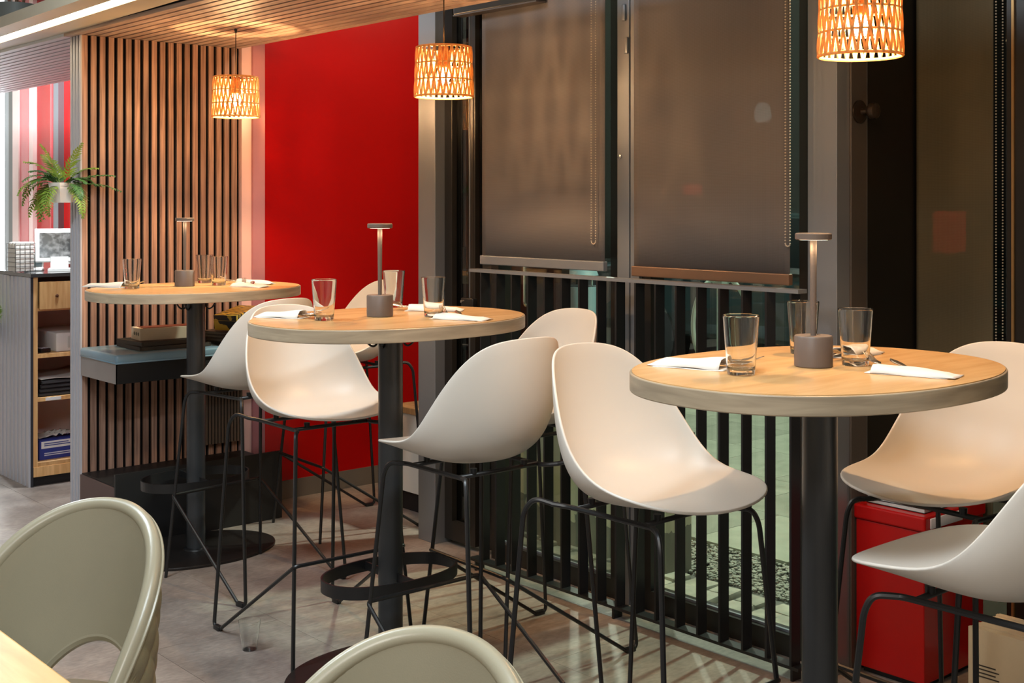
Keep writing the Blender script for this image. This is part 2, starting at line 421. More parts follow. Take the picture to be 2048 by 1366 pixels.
# folded dark door leaf between the column and the first window
dl = struct(MB().box(3.30, 3.36, 4.215, 4.266, .02, 2.98).build('door_2', M_DARKFRAME), 'dark folding door leaf')
MB().box(3.30, 3.36, 4.06, 4.105, .02, 2.98).build('stile', M_DARKFRAME, dl)
MB().box(3.325, 3.335, 4.105, 4.215, .10, 2.9).build('pane', M_PANED, dl)
MB().box(3.30, 3.36, 4.105, 4.215, .02, .10).build('rail', M_DARKFRAME, dl)
MB().box(3.32, 3.36, 3.96, 4.055, .02, 2.98).build('panel', mat('black_gloss', rgb(16, 15, 14), .18), dl)
MB().tube([(3.29, 4.083, .1), (3.29, 4.083, 2.9)], .0025, 6).build('edge_strip', M_ALU, dl)
lt = MB().rbox(3.275, 3.300, 4.045, 4.125, 1.02, 1.055, .004).build('latch', M_BLACK, dl)
MB().lathe([(0, 0), (.006, 0), (.006, .006), (0, .007)], 12, (0, 0, 0), Matrix.Translation((3.275, 4.115, 1.04)) @ Matrix.Rotation(-PI / 2, 4, 'Y')).build('screw', M_STEEL, lt)

def window(name, y0, y1, label, x=3.30):
    w = struct(MB().box(x, x + .07, y0, y0 + .045, .0, 3.0).build(name, M_DARKFRAME), label)
    MB().box(x, x + .07, y1 - .045, y1, 0, 3.0).build('window_stile', M_DARKFRAME, w)
    MB().box(x, x + .07, y0 + .045, y1 - .045, 0, .07).build('window_rail', M_DARKFRAME, w)
    MB().box(x, x + .07, y0 + .045, y1 - .045, 2.9, 3.0).build('window_rail', M_DARKFRAME, w)
    MB().box(x + .02, x + .03, y0 + .045, y1 - .045, .070, .078).build('glazing_bead', M_ALU, w)
    MB().box(x + .032, x + .038, y0 + .04, y1 - .04, .065, 2.905).build('pane', M_PANE, w)
    return w
window('window_1', 3.225, 3.955, 'left window behind the railing with black frame')
window('window_2', 2.385, 3.115, 'right window behind the railing with black frame')
post('trim_4', 3.285, 3.36, 3.162, 3.222, 0, 3.0, M_ALU, 'left half of the grey mullion between the blinds')
post('trim_5', 3.285, 3.36, 3.112, 3.156, 0, 3.0, M_ALU, 'right half of the grey mullion between the blinds')
MB().lathe([(0, 0), (.008, 0), (.008, .004), (.003, .006), (0, .006)], 14, (0, 0, 0), Matrix.Translation((3.284, 3.206, 1.62)) @ Matrix.Rotation(-PI / 2, 4, 'Y')).build('window_screw', M_STEEL, bpy.data.objects['trim_4'])
for yy, zz in ((3.185, 2.14), (3.172, 2.02)):
    MB().rbox(3.276, 3.285, yy - .009, yy + .009, zz - .03, zz + .03, .004).build('window_latch', M_ALU, bpy.data.objects['trim_4'])
# right column with knob, then the second entrance recess
post('trim_6', 3.28, 3.44, 2.276, 2.384, 0, 3.0, M_ALU, 'grey brown aluminium column right of the blinds')
post('trim_7', 3.345, 3.43, 2.268, 2.276, 0, 3.0, M_ALUD, 'brown cover strip on the right column')
struct(MB().box(3.44, 3.76, 2.285, 2.36, 0, 3.0).build('wall_recess', mat('black_recess_panel', rgb(22, 19, 17), .3)), 'black side panel of the recess')
post('trim_8', 3.441, 3.447, 2.277, 2.285, 0, 3.0, M_ALU, 'thin bright strip on the recess panel')
w3 = struct(MB().box(3.75, 3.82, 1.905, 1.975, 0, 3.0).build('window_3', M_DARKFRAME), 'recessed right window with a blind')
MB().box(3.775, 3.781, 1.97, 2.285, .02, 2.95).build('pane', M_PANED, w3)
MB().box(3.75, 3.82, 1.975, 2.285, 0, .02).build('window_rail', M_DARKFRAME, w3)
MB().box(3.742, 3.75, 1.948, 1.956, 0, 3.0).build('glazing_bead', mat('brass_bead', rgb(176, 140, 92), .35, .7), w3)
MB().box(3.75, 3.80, 1.865, 1.9, 0, 3.0).build('window_stile', M_ALUD, w3)
MB().box(3.775, 3.781, .6, 1.865, .02, 2.95).build('pane', M_PANE, w3)
struct(MB().box(3.75, 3.85, -3.2, .6, 0, 3.0).build('wall_right', M_DARKFRAME), 'dark wall beyond the recess')
struct(MB().box(3.42, 3.76, 1.1, 1.2, 0, 3.0).build('wall_recess_near', M_DARKFRAME), 'near side panel of the recess')
struct(MB().box(3.28, 3.42, -3.2, 1.2, 0, 3.0).build('wall_window_near', M_DARKFRAME), 'dark wall near the camera')
kn = MB().lathe([(0, 0), (.036, 0), (.036, .006), (.026, .010), (.010, .012), (.008, .030), (.014, .034), (.024, .042), (.027, .052), (.024, .062), (.012, .069), (0, .070)], 28, (0, 0, 0),
    Matrix.Translation((3.385, 2.268, 1.737)) @ Matrix.Rotation(PI / 2, 4, 'X')).build('door_stop_knob', mat('aged_bronze', rgb(70, 58, 48), .3, .7))
tag(kn, 'round bronze door knob on the brown column', 'knob')
# upper red wall behind the counter; pink strips paint light reflected on it
back = struct(MB().box(3.36, 3.42, 5.6, 9.6, 0, 3.0).build('wall_counter', M_RED), 'red wall behind the counter')
M_PW = mat('pink_white_sheen', rgb(240, 206, 200), .25); M_PK = mat('pink_sheen', rgb(222, 120, 122), .25)
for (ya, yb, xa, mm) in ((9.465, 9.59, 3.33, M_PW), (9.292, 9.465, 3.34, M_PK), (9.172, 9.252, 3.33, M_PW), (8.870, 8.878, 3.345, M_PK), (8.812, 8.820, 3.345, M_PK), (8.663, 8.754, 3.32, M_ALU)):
    MB().box(xa, 3.36, ya, yb, 0, 3.0).build('wall_strip', mm, back)
w4 = struct(MB().box(3.34, 3.42, 9.6, 9.70, 0, 3.0).build('window_4', M_DARKFRAME), 'bright lit window at the far left')
MB().box(3.35, 3.42, 9.70, 9.82, 0, 3.0).build('window_stile', M_ALU, w4)
MB().box(3.385, 3.40, 9.82, 10.2, 0, 3.0).build('pane', emit('lit_opal_glass', (.80, .92, 1.0, 1), 9.0), w4)

# ================================================================== RAILING in front of the windows
rl = thing('railing', 'black steel railing with flat bars in front of the windows', 'railing', (3.16, 2.3, 0))
b = MB().box(-.022, .022, 0.015, 1.60, 1.178, 1.190).build('top_rail', M_ALU, rl)
MB().box(-.022, .022, 0.015, 1.60, .035, .045).build('bottom_rail', M_BLACK, rl)
bar_me = MB().box(-.022, .022, -.004, .004, .045, 1.178).mesh('bar'); bar_me.materials.append(mat('charcoal_bar_steel', rgb(32, 32, 34), .34, .2, .1, 10))
for i in range(17):
    obj('bar', bar_me, None, rl, (0, 2.344 - 2.3 + i * .0927, 0))
ft = MB().box(-.022, .022, -.004, .004, 0, .035).mesh('foot'); ft.materials.append(M_BLACK)
for yy in (.04, .80, 1.56): obj('foot', ft, None, rl, (0, yy, 0))

# ================================================================== ROLLER BLINDS
def blind_mat(name, c, wv):
    m, nt, bs = new_mat(name); N = nt.nodes; L = nt.links
    tc = N.new('ShaderNodeTexCoord')
    w1 = N.new('ShaderNodeTexWave'); w1.bands_direction = 'Z'; w1.inputs['Scale'].default_value = 110; w1.inputs['Distortion'].default_value = 1.2
    w2 = N.new('ShaderNodeTexWave'); w2.bands_direction = 'Y'; w2.inputs['Scale'].default_value = 110; w2.inputs['Distortion'].default_value = .8
    L.new(tc.outputs['Object'], w1.inputs[0]); L.new(tc.outputs['Object'], w2.inputs[0])
    ml = N.new('ShaderNodeMath'); ml.operation = 'MULTIPLY'
    L.new(w1.outputs['Fac'], ml.inputs[0]); L.new(w2.outputs['Fac'], ml.inputs[1])
    mx = N.new('ShaderNodeMix'); mx.data_type = 'RGBA'
    mx.inputs['A'].default_value = tuple(q * .72 for q in c[:3]) + (1,); mx.inputs['B'].default_value = tuple(min(1, q * 1.2) for q in c[:3]) + (1,)
    L.new(ml.outputs[0], mx.inputs['Factor']); L.new(mx.outputs['Result'], bs.inputs['Base Color'])
    bs.inputs['Roughness'].default_value = .75
    tp = N.new('ShaderNodeBsdfTransparent'); ms = N.new('ShaderNodeMixShader'); ms.inputs[0].default_value = .06
    L.new(bs.outputs[0], ms.inputs[1]); L.new(tp.outputs[0], ms.inputs[2]); L.new(ms.outputs[0], N['Material Output'].inputs['Surface'])
    bp = N.new('ShaderNodeBump'); bp.inputs['Strength'].default_value = .25; bp.inputs['Distance'].default_value = .001
    L.new(ml.outputs[0], bp.inputs['Height']); L.new(bp.outputs[0], bs.inputs['Normal'])
    return m
M_BLIND = blind_mat('brown_grey_screen_fabric', rgb(112, 107, 106), 1)
M_BLINDO = blind_mat('olive_screen_fabric', rgb(96, 88, 66), 1)
def chain(parent, x, y, z0, z1, w=.030, side=0.0):
    b = MB(); step = .0095
    pts = []
    z = z0
    while z < z1: pts.append((0, -w / 2, z)); z += step
    for k in range(1, 6):
        a = PI * k / 6; pts.append((0, -w / 2 * math.cos(a), z0 - w / 2 * math.sin(a)))
    z = z0
    while z < z1: pts.append((0, w / 2, z)); z += step
    bm = bmesh.new(); bmesh.ops.create_icosphere(bm, subdivisions=1, radius=.0029); bm.verts.index_update()
    V = [v.co.copy() for v in bm.verts]; Fc = [[v.index for v in f.verts] for f in bm.faces]; bm.free()
    for p in pts: b.add([v + Vector(p) for v in V], Fc, True)
    o = b.build('bead_chain', mat('bead_metal', rgb(196, 184, 168), .45, .2), parent, loc=(x, y, 0)); o['kind'] = 'stuff'; o['label'] = 'bead pull chain'
    return o
def blind(label, y0, y1, z0, x, m, barm, lean=0.0, ch=None, top=2.86):
    t = thing('roller_blind', label, 'blind', (x, (y0 + y1) / 2, z0), 0, 'roller blinds on the street front')
    h = (y1 - y0) / 2
    def fn(i, j):
        u = i / 24; v = j / 10
        return Vector((.004 * math.sin(u * 9 + 1) * v + lean * (1 - v), -h + 2 * h * u, .02 + v * (top - z0 - .02)))
    fb = MB().grid(fn, 25, 11).build('fabric', m, t)
    md = fb.modifiers.new('thick', 'SOLIDIFY'); md.thickness = .0012
    bevel(MB().box(-.012 + lean, .010 + lean, -h - .004, h + .004, -.012, .024).build('bottom_bar', barm, t), .003)
    MB().lathe([(.024, -h), (.024, h)], 20, (0, 0, 0), Matrix.Translation((.02, 0, top - z0 + .02)) @ Matrix.Rotation(-PI / 2, 4, 'X')).build('roller', M_ALUD, t)
    if ch: chain(t, -.012, ch[0] - (y0 + y1) / 2, ch[1] - z0, top - z0, ch[2])
    return t
blind('brown grey roller blind over the left window, pale bottom bar', 3.245, 3.945, 1.215, 3.245, M_BLIND, M_ALU, 0, (3.292, 1.312, .022))
blind('brown grey roller blind over the right window, bronze bottom bar', 2.425, 3.098, 1.205, 3.245, M_BLIND, mat('bronze_bar', rgb(120, 92, 72), .35, .3), 0, (2.425, 1.325, .018))
blind('narrow olive roller blind in the recess at far right', 2.012, 2.28, .35, 3.735, M_BLINDO, M_ALUD, 0, (1.985, .80, .022))
cs = thing('blind_cassette', 'dark cassette head box above the left blind', 'blind', (3.235, 3.6, 2.06))
bevel(MB().box(-.05, .0, -.05, .46, .16, .26).build('housing', mat('dark_cassette', rgb(52, 50, 46), .3, .3), cs), .004)
MB().box(-.052, .0, -.05, .46, .154, .16).build('edge_strip', M_ALUD, cs)

# ================================================================== OVAL BAR TABLES
TABLES = [(2.431, 4.835), (2.262, 3.198), (2.279, 1.625)]
TLAB = ['oval bar table in the back beside the bench', 'oval bar table in the middle of the row', 'oval bar table nearest the camera on the right']
def make_table():
    t = thing('bar_table', TLAB[0], 'table', (0, 0, 0), 0, 'oval bar tables along the window')
    lp = superloop(.445, .340, 2.25, 80)
    top = MB().prism(superloop(.4405, .3355, 2.25, 80), 1.0985, 1.1005).build('tabletop', M_TOP, t); top['label'] = 'pale oak oval tabletop'
    e = MB().prism(lp, 1.060, 1.0985, None, True).build('tabletop_edge', M_EDGE, t); bevel(e, .0025)
    MB().lathe([(.038, .018), (.038, 1.058)], 32).build('pole', M_POLE, t)
    MB().prism(superloop(.16, .12, 2.4, 40), 1.052, 1.060).build('mounting_plate', M_BLACK, t)
    bs = MB().prism(superloop(.345, .250, 2.05, 64), 0.0, .012, None, True).build('base_plate', M_BASE, t); bevel(bs, .003)
    MB().lathe([(.052, .012), (.050, .016), (.040, .020)], 32).build('collar', M_BLACK, t)
    ring = superloop(.232, .142, 2.2, 56); inner = superloop(.226, .136, 2.2, 56)
    rb = MB(); n = len(ring)
    vs = [(p[0], p[1], .282) for p in ring] + [(p[0], p[1], .320) for p in ring] + [(p[0], p[1], .320) for p in inner] + [(p[0], p[1], .282) for p in inner]
    fs = []
    for k in range(4):
        for i in range(n): fs.append((k * n + i, k * n + (i + 1) % n, ((k + 1) % 4) * n + (i + 1) % n, ((k + 1) % 4) * n + i))
    rb.add(vs, fs, True).build('foot_ring', M_BLACK, t)
    for s in (-1, 1):
        MB().box(-.003, .003, min(s * .036, s * .138), max(s * .036, s * .138), .288, .314).build('ring_bracket', M_BLACK, t)
    for a in (.5, 2.64, 3.64, 5.78):
        c, s = math.cos(a), math.sin(a)
        P = [(.041 * c, .041 * s, 1.046), (.041 * c, .041 * s, 1.018), (.052 * c, .052 * s, 1.008), (.068 * c, .068 * s, 1.016), (.078 * c, .078 * s, 1.036)]
        MB().tube(fillet(P, .012, 4), .0035, 6).build('coat_hook', M_BLACK, t)
    return t
tb0 = make_table()
for i, (x, y) in enumerate(TABLES):
    if i == 0: tb0.location = (x, y, 0)
    else: dup(tb0, (x, y, 0), 0, TLAB[i])

# ================================================================== BAR STOOLS
SF = (0.0025, 0.2441, 0.0225, 0.0129, -0.001); SS = (0.2399, 0.0266, 0.0266, 0.0118, 0.0074); SZ = (0.9053, -0.176, 0.0343, 0.0096, -0.0118, -0.0015)
def shell_pt(r, th):
    c = [math.cos(k * th) for k in range(6)]
    f = sum(SF[k] * c[k] for k in range(5)); w = sum(SS[k] * math.sin((k + 1) * th) for k in range(5)); zr = sum(SZ[k] * c[k] for k in range(6))
    mx = max(0, min(1.05, .5882 - .5539 * c[1] - .3072 * c[2])); n = 2.2643 - .6129 * c[1] - .2806 * c[2]
    g = r * (1 - mx) + mx * math.sin(r * PI / 2)
    return Vector((g * f, g * w, .7367 + (zr - .7367) * r ** n))
LEG_T = {1: (.155, .165), -1: (-.140, .150)}
def make_stool():
    t = thing('bar_stool', 'x', 'stool', (0, 0, 0), 0, 'white shell bar stools')
    nt_, nr = 88, 26
    b = MB()
    vs = [shell_pt(0, 0)] + [shell_pt((k / nr), 2 * PI * i / nt_) for k in range(1, nr + 1) for i in range(nt_)]
    fs = [(0, 1 + i, 1 + (i + 1) % nt_) for i in range(nt_)]
    for k in range(nr - 1):
        for i in range(nt_):
            a = 1 + k * nt_; j = (i + 1) % nt_
            fs.append((a + i, a + nt_ + i, a + nt_ + j, a + j))
    b.add(vs, fs, True)
    sh = b.build('seat_shell', M_SHELL, t); sh['label'] = 'off white moulded plastic shell'
    md = sh.modifiers.new('thick', 'SOLIDIFY'); md.thickness = .007; md.offset = -1
    md = sh.modifiers.new('bev', 'BEVEL'); md.width = .0028; md.segments = 3; md.limit_method = 'ANGLE'; md.angle_limit = math.radians(50)
    R = .0065; ZR = .7205
    for s in (-1, 1):
        # each side: dipped rail under the seat, raised shoulder and rear leg, front leg
        MB().tube(fillet([(-.150, s * .168, ZR + .006), (-.115, s * .140, ZR), (.150, s * .140, ZR), (.180, s * .160, ZR)], .02, 4), R).build('seat_rail', M_BLACK, t)
        rear = fillet([(-.148, s * .166, ZR + .006), (-.186, s * .192, ZR + .018), (-.208, s * .206, ZR - .016), (-.268, s * .232, .0066), (-.222, s * .232, .0066)], .030, 6)
        MB().tube(rear, R).build('leg', M_BLACK, t)
        front = fillet([(.150, s * .142, ZR), (.192, s * .170, ZR), (.206, s * .178, ZR - .032), (.268, s * .222, .0)], .026, 6)
        MB().tube(front, R).build('leg', M_BLACK, t)
        MB().rbox(-.258, -.218, s * .232 - .009, s * .232 + .009, .0, .016, .003, 2).build('foot_glide', M_BLACK, t)
    MB().tube([(.120, -.140, ZR), (.120, .140, ZR)], R).build('cross_rod', M_BLACK, t)
    MB().tube([(-.090, -.140, ZR), (-.090, .140, ZR)], R).build('cross_rod', M_BLACK, t)
    q = .32; hq = 1 - q / (ZR - .032); fx = .206 + (.268 - .206) * hq; fy = .178 + (.222 - .178) * hq
    MB().tube(fillet([(-.222, -.232, .0066), (fx + .010, -fy - .004, q), (fx + .010, fy + .004, q), (-.222, .232, .0066)], .018, 5), R * .95).build('footrest', M_BLACK, t)
    for fx2, fy2 in ((.12, .09), (.12, -.09), (-.09, .09), (-.09, -.09)):
        MB().lathe([(.009, ZR + .003), (.010, ZR + .018)], 14, (fx2, fy2, 0)).build('seat_mount', M_BLACK, t)
    return t
STOOLS = [
 (2.423, 4.330, 96.6, 'white shell bar stool seen from behind, facing the back table'),
 (2.263, 3.650, -92.3, 'white shell bar stool facing the middle table, left end of that table'),
 (3.165, 4.795, 176.0, 'white shell bar stool in front of the red niche, behind the middle table lamp'),
 (2.725, 3.080, 177.2, 'white shell bar stool on the window side of the middle table'),
 (2.227, 2.725, 89.5, 'white shell bar stool seen from behind, pulled up to the middle table'),
 (2.231, 2.096, -88.6, 'white shell bar stool facing the nearest table, with its seat in full view'),
 (2.857, 1.627, 175.9, 'white shell bar stool on the window side of the nearest table'),
 (2.226, 1.156, 91.1, 'white shell bar stool in the bottom right corner, cut by the frame'),
]
st0 = make_stool()
for i, (x, y, a, lab) in enumerate(STOOLS):
    if i == 0:
        st0.location = (x, y, 0); st0.rotation_euler = (0, 0, math.radians(a)); st0['label'] = lab
    else: dup(st0, (x, y, 0), math.radians(a), lab)

# ================================================================== PENDANT LAMPS
def pendant_mats():
    m, nt, bs = new_mat('paper_rope'); N = nt.nodes; L = nt.links
    tc = N.new('ShaderNodeTexCoord'); nz = N.new('ShaderNodeTexNoise'); nz.inputs['Scale'].default_value = 90
    L.new(tc.outputs['Object'], nz.inputs['Vector'])
    mx = N.new('ShaderNodeMix'); mx.data_type = 'RGBA'; mx.inputs['A'].default_value = rgb(196, 146, 82); mx.inputs['B'].default_value = rgb(236, 198, 136)
    L.new(nz.outputs['Fac'], mx.inputs['Factor']); L.new(mx.outputs['Result'], bs.inputs['Base Color'])
    bs.inputs['Roughness'].default_value = .8
    tr = N.new('ShaderNodeBsdfTranslucent'); L.new(mx.outputs['Result'], tr.inputs[0])
    ms = N.new('ShaderNodeMixShader'); ms.inputs[0].default_value = .42
    L.new(bs.outputs[0], ms.inputs[1]); L.new(tr.outputs[0], ms.inputs[2]); L.new(ms.outputs[0], N['Material Output'].inputs['Surface'])
    g, nt, bs = new_mat('glowing_bulb_glass'); N = nt.nodes; L = nt.links
    N.remove(bs)
    tp = N.new('ShaderNodeBsdfTransparent'); em = N.new('ShaderNodeEmission'); em.inputs[0].default_value = (1, .72, .38, 1); em.inputs[1].default_value = 30
    ad = N.new('ShaderNodeAddShader'); L.new(tp.outputs[0], ad.inputs[0]); L.new(em.outputs[0], ad.inputs[1]); L.new(ad.outputs[0], N['Material Output'].inputs['Surface'])
    return m, g
M_ROPE, M_BULB = pendant_mats()
PENDANT_W = 30
def make_pendant():
    t = thing('pendant_lamp', 'x', 'lamp', (0, 0, 0), 0, 'woven rope pendant lamps')
    R0, R1, Hh = .094, .100, .168          # top radius, bottom radius, height; origin at shade bottom
    rad = lambda z: R1 + (R0 - R1) * z / Hh
    levels = [0, Hh / 3, 2 * Hh / 3, Hh]
    for z in levels:
        MB().tube([(rad(z) * math.cos(a), rad(z) * math.sin(a), z) for a in [2 * PI * k / 56 for k in range(56)]], .0028 if 0 < z < Hh else .0042, 7, True).build('rope_ring', M_ROPE, t)
    rnd = random.Random(3)
    n = 30
    for bnd in range(3):
        b = MB()
        z0, z1 = levels[bnd], levels[bnd + 1]
        for k in range(n):
            a0 = 2 * PI * (k + (bnd % 2) * .5) / n; da = 2 * PI / n
            for (aa, bb) in ((.04, .46), (.50, .96)):
                j0, j1 = rnd.uniform(-.06, .06), rnd.uniform(-.06, .06)
                pts = []
                up = (aa < .3)
                for q in range(4):
                    u = q / 3; z = z0 + (z1 - z0) * u
                    a = a0 + da * ((aa + j0) * (1 - u) + (bb + j1) * u if up else (bb + j0) * (1 - u) + (aa + j1) * u)
                    w = rad(z) + .0012 * math.sin(u * PI)
                    pts.append((w * math.cos(a), w * math.sin(a), z))
                b.tube(pts, .0036, 6)
        o = b.build('woven_rope_band', M_ROPE, t)
    # spider, socket, cord, canopy, bulb
    for k in range(3):
        a = 2 * PI * k / 3
        MB().tube([(.018 * math.cos(a), .018 * math.sin(a), Hh - .004), (R0 * math.cos(a), R0 * math.sin(a), Hh)], .0015, 5).build('spider_arm', M_BLACK, t)
    MB().lathe([(.004, .178), (.016, .172), (.019, .160), (.019, .105), (.015, .098)], 20).build('socket', mat('amber_socket', rgb(150, 84, 30), .45), t)
    MB().lathe([(0, .045), (.012, .049), (.021, .062), (.0225, .075), (.017, .090), (.012, .100)], 20).build('bulb', M_BULB, t)
    MB().tube([(0, 0, .176), (0, 0, .386)], .0022, 6).build('cord', M_BLACK, t)
    MB().lathe([(.004, .360), (.007, .374), (.007, .384)], 14).build('ceiling_cap', M_BLACK, t)
    return t
PEND = [(2.640, 4.880, 1.822, 'woven rope pendant lamp over the back table, by the slat wall'), (2.665, 3.450, 1.820, 'woven rope pendant lamp over the middle table, by the grey column'), (2.655, 1.775, 1.813, 'large woven rope pendant lamp at top right, cut by the frame')]
pd0 = make_pendant()
for i, (x, y, z, lab) in enumerate(PEND):
    if i == 0: pd0.location = (x, y, z); pd0['label'] = lab
    else: dup(pd0, (x, y, z), i * 1.3, lab)
    l = bpy.data.lights.new('pendant_bulb_light', 'POINT'); l.energy = PENDANT_W; l.color = (1.0, .575, .26); l.shadow_soft_size = .012
    o = bpy.data.objects.new('pendant_bulb_light', l); COL.objects.link(o); o.location = (x, y, z + .072)

# ================================================================== TABLE LAMPS
LAMPS = [(2.420, 4.915, 'cordless taupe table lamp on the back table'), (2.243, 3.228, 'cordless taupe table lamp on the middle table'), (2.273, 1.637, 'cordless taupe table lamp on the nearest table')]
def make_lamp():
    t = thing('table_lamp', 'x', 'lamp', (0, 0, 0), 0, 'cordless table lamps')
    MB().lathe([(0, 0), (.039, 0), (.041, .002), (.041, .064), (.039, .067), (.010, .067), (0, .067)], 40, cap=False).build('base', M_LAMP, t)
    MB().lathe([(.0060, .067), (.0075, .276)], 18).build('stem', M_LAMP, t)
    MB().lathe([(0, .274), (.037, .274), (.039, .276), (.039, .286), (.037, .288), (0, .288)], 40, cap=False).build('shade_disc', M_LAMP, t)
    MB().lathe([(.012, .2735), (.031, .2735), (.031, .274), (.012, .274)], 32, cap=False).build('led_diffuser', emit('table_led', (1, .80, .55, 1), 10), t)
    MB().lathe([(0, .067), (.004, .067), (.004, .069), (0, .069)], 10, (.018, 0, 0), cap=False).build('touch_button', M_STEEL, t)
    return t
lp0 = make_lamp()
for i, (x, y, lab) in enumerate(LAMPS):
    if i == 0: lp0.location = (x, y, 1.1005); lp0['label'] = lab
    else: dup(lp0, (x, y, 1.1005), 0, lab)
    for k in range(3):
        a = 2 * PI * k / 3 + 1
        o = spot('table_lamp_light', (x + .021 * math.cos(a), y + .021 * math.sin(a), 1.1005 + .270), (x + .05 * math.cos(a), y + .05 * math.sin(a), 0), .5, (1, .76, .48), 165, .6, .012)

# ================================================================== TUMBLERS
def make_glass():
    b = MB()
    prof = [(0, 0), (.0262, 0), (.0275, .0004), (.0284, .0018), (.02865, .005), (.0331, .062), (.03735, .1185), (.0375, .1210), (.0373, .1222), (.0368, .1226), (.0363, .1222), (.0360, .1200), (.0317, .066), (.0278, .020), (.0268, .0145), (.0245, .0116), (.021, .0105), (0, .010)]
    b.lathe(prof, 64, cap=False)
    return b.mesh('tumbler')
gl_me = make_glass()
GL = [(2.183, 4.904, 'clear tumbler on the back table, left of the lamp'), (2.584, 5.057, 'clear tumbler on the back table, just right of the lamp and behind another tumbler'), (2.553, 4.867, 'clear tumbler on the back table, rightmost of the three'),
      (2.041, 3.229, 'clear tumbler on the middle table, left of the lamp'), (2.475, 3.480, 'clear tumbler on the middle table, behind the lamp'), (2.359, 3.106, 'clear tumbler on the middle table, right of the lamp beside the fork'),
      (2.050, 1.655, 'clear tumbler on the nearest table, left of the lamp'), (2.442, 1.788, 'clear tumbler on the nearest table, just behind the lamp'), (2.357, 1.588, 'clear tumbler on the nearest table, right of the lamp')]
for x, y, lab in GL:
    tag(obj('tumbler', gl_me, M_GLASS, None, (x, y, 1.1010)), lab, 'glass', 'clear tumblers on the bar tables')
# plastic beaker on the floor
bk = MB().lathe([(0, 0), (.0232, 0), (.0240, .002), (.0300, .048), (.0358, .093), (.0360, .0948), (.0354, .0948), (.0350, .092), (.0293, .048), (.0234, .0035), (.0225, .0012), (0, .0012)], 32, (0, 0, 0), Matrix.Rotation(math.radians(0), 4, 'X'), cap=False).build('plastic_cup', M_GLASS)
bk.location = (2.03, 3.66, .0)
tag(bk, 'clear plastic cup standing on the floor beside the middle table', 'cup')

# ================================================================== NAPKINS WITH CUTLERY
def napkin(p0, p1, width, label, seed, lift=.021):
    """folded paper napkin pocket from p0 (open end) to p1 (closed end)"""
    rnd = random.Random(seed)
    d = Vector((p1[0] - p0[0], p1[1] - p0[1], 0)); Ln = d.length; ang = math.atan2(d.y, d.x)
    t = thing('napkin', label, 'napkin', (p0[0], p0[1], 1.1010), ang, 'folded napkins on the bar tables')
    ph = rnd.uniform(0, 6)
    def top(i, j):
        u = i / 20; v = j / 8 - .5
        edge = min(1, (0.5 - abs(v)) * 5) * min(1, (1 - u) * 6 + .15)
        return Vector((u * Ln, v * width * (1 - .10 * u), .0015 + lift * edge * (.45 + .55 * (1 - u)) + .0015 * math.sin(u * 8 + ph + v * 5)))
    o = MB().grid(top, 21, 9).build('napkin_pocket', M_PAPER, t)
    md = o.modifiers.new('t', 'SOLIDIFY'); md.thickness = .0012
    def flap(i, j):
        u = i / 12; v = j / 6 - .5
        return Vector((-.012 + u * Ln * .98, v * width * 1.06 + .004, .0004 + .0006 * math.sin(u * 9 + ph)))
    o = MB().grid(flap, 13, 7).build('napkin_under_layer', M_PAPER, t)
    md = o.modifiers.new('t', 'SOLIDIFY'); md.thickness = .0008
    return t
def make_fork():
    b = MB()
    def fn(i, j):
        u = i / 18; v = j / 2 - .5
        w = .0045 + .0035 * math.exp(-((u - .95) / .12) ** 2) if u < .66 else .0045 + .016 * min(1, (u - .66) / .12) * .9
        return Vector((.0 + .125 * u, v * w, .004 + .006 * u ** 3 + .004 * math.sin(u * PI)))
    b.grid(fn, 19, 3)
    for k in range(4):
        y = -.0080 + k * .0053
        b.tube([(.125, y * .9, .0100), (.140, y, .012), (.158, y, .016), (.172, y * .95, .021)], [.0018, .0018, .0016, .0010], 6)
    return b.mesh('fork')
def make_knife():
    b = MB()
    def fn(i, j):
        u = i / 16; v = j / 4 - .5
        w = .010 + .010 * math.sin(min(1, max(0, (u - .35) / .65)) * PI * .85)
        w *= min(1, (1 - u) * 9 + .05)
        return Vector((.165 * u, v * w, .006 + .007 * u + (.003 * (1 - (2 * v) ** 2) if u < .4 else .0015 * (1 - (2 * v) ** 2))))
    b.grid(fn, 17, 5)
    return b.mesh('table_knife')
def make_spoon():
    b = MB()
    def fn(i, j):
        u = i / 20; v = j / 6 - .5
        if u < .62: w = .0055 + .001 * math.sin(u * 9); dip = 0
        else:
            q = (u - .62) / .38; w = .006 + .030 * math.sin(min(1, q * .96 + .04) * PI) ** .7; dip = .007 * math.sin(q * PI) * (1 - (2 * v) ** 2)
        return Vector((.170 * u, v * w, .006 + .008 * u - dip))
    b.grid(fn, 21, 7)
    return b.mesh('spoon')
FORK, KNIFE, SPOON = make_fork(), make_knife(), make_spoon()
def cutlery(me, name, a, b, label, zoff=.004, tilt=0.0, grp=None):
    """lies from a (handle end, inside the napkin) towards b"""
    ang = math.atan2(b[1] - a[1], b[0] - a[0])
    o = obj(name, me, M_STEEL, None, (a[0], a[1], 1.1010 + zoff)); o.rotation_euler = (0, tilt, ang)
    if grp and abs(b[0] - a[0]) + abs(b[1] - a[1]) > .5: o.scale = (.8, .9, 1)
    if not o.modifiers: md = o.modifiers.new('t', 'SOLIDIFY'); md.thickness = .0014
    return tag(o, label, name.replace('_', ' '), grp)
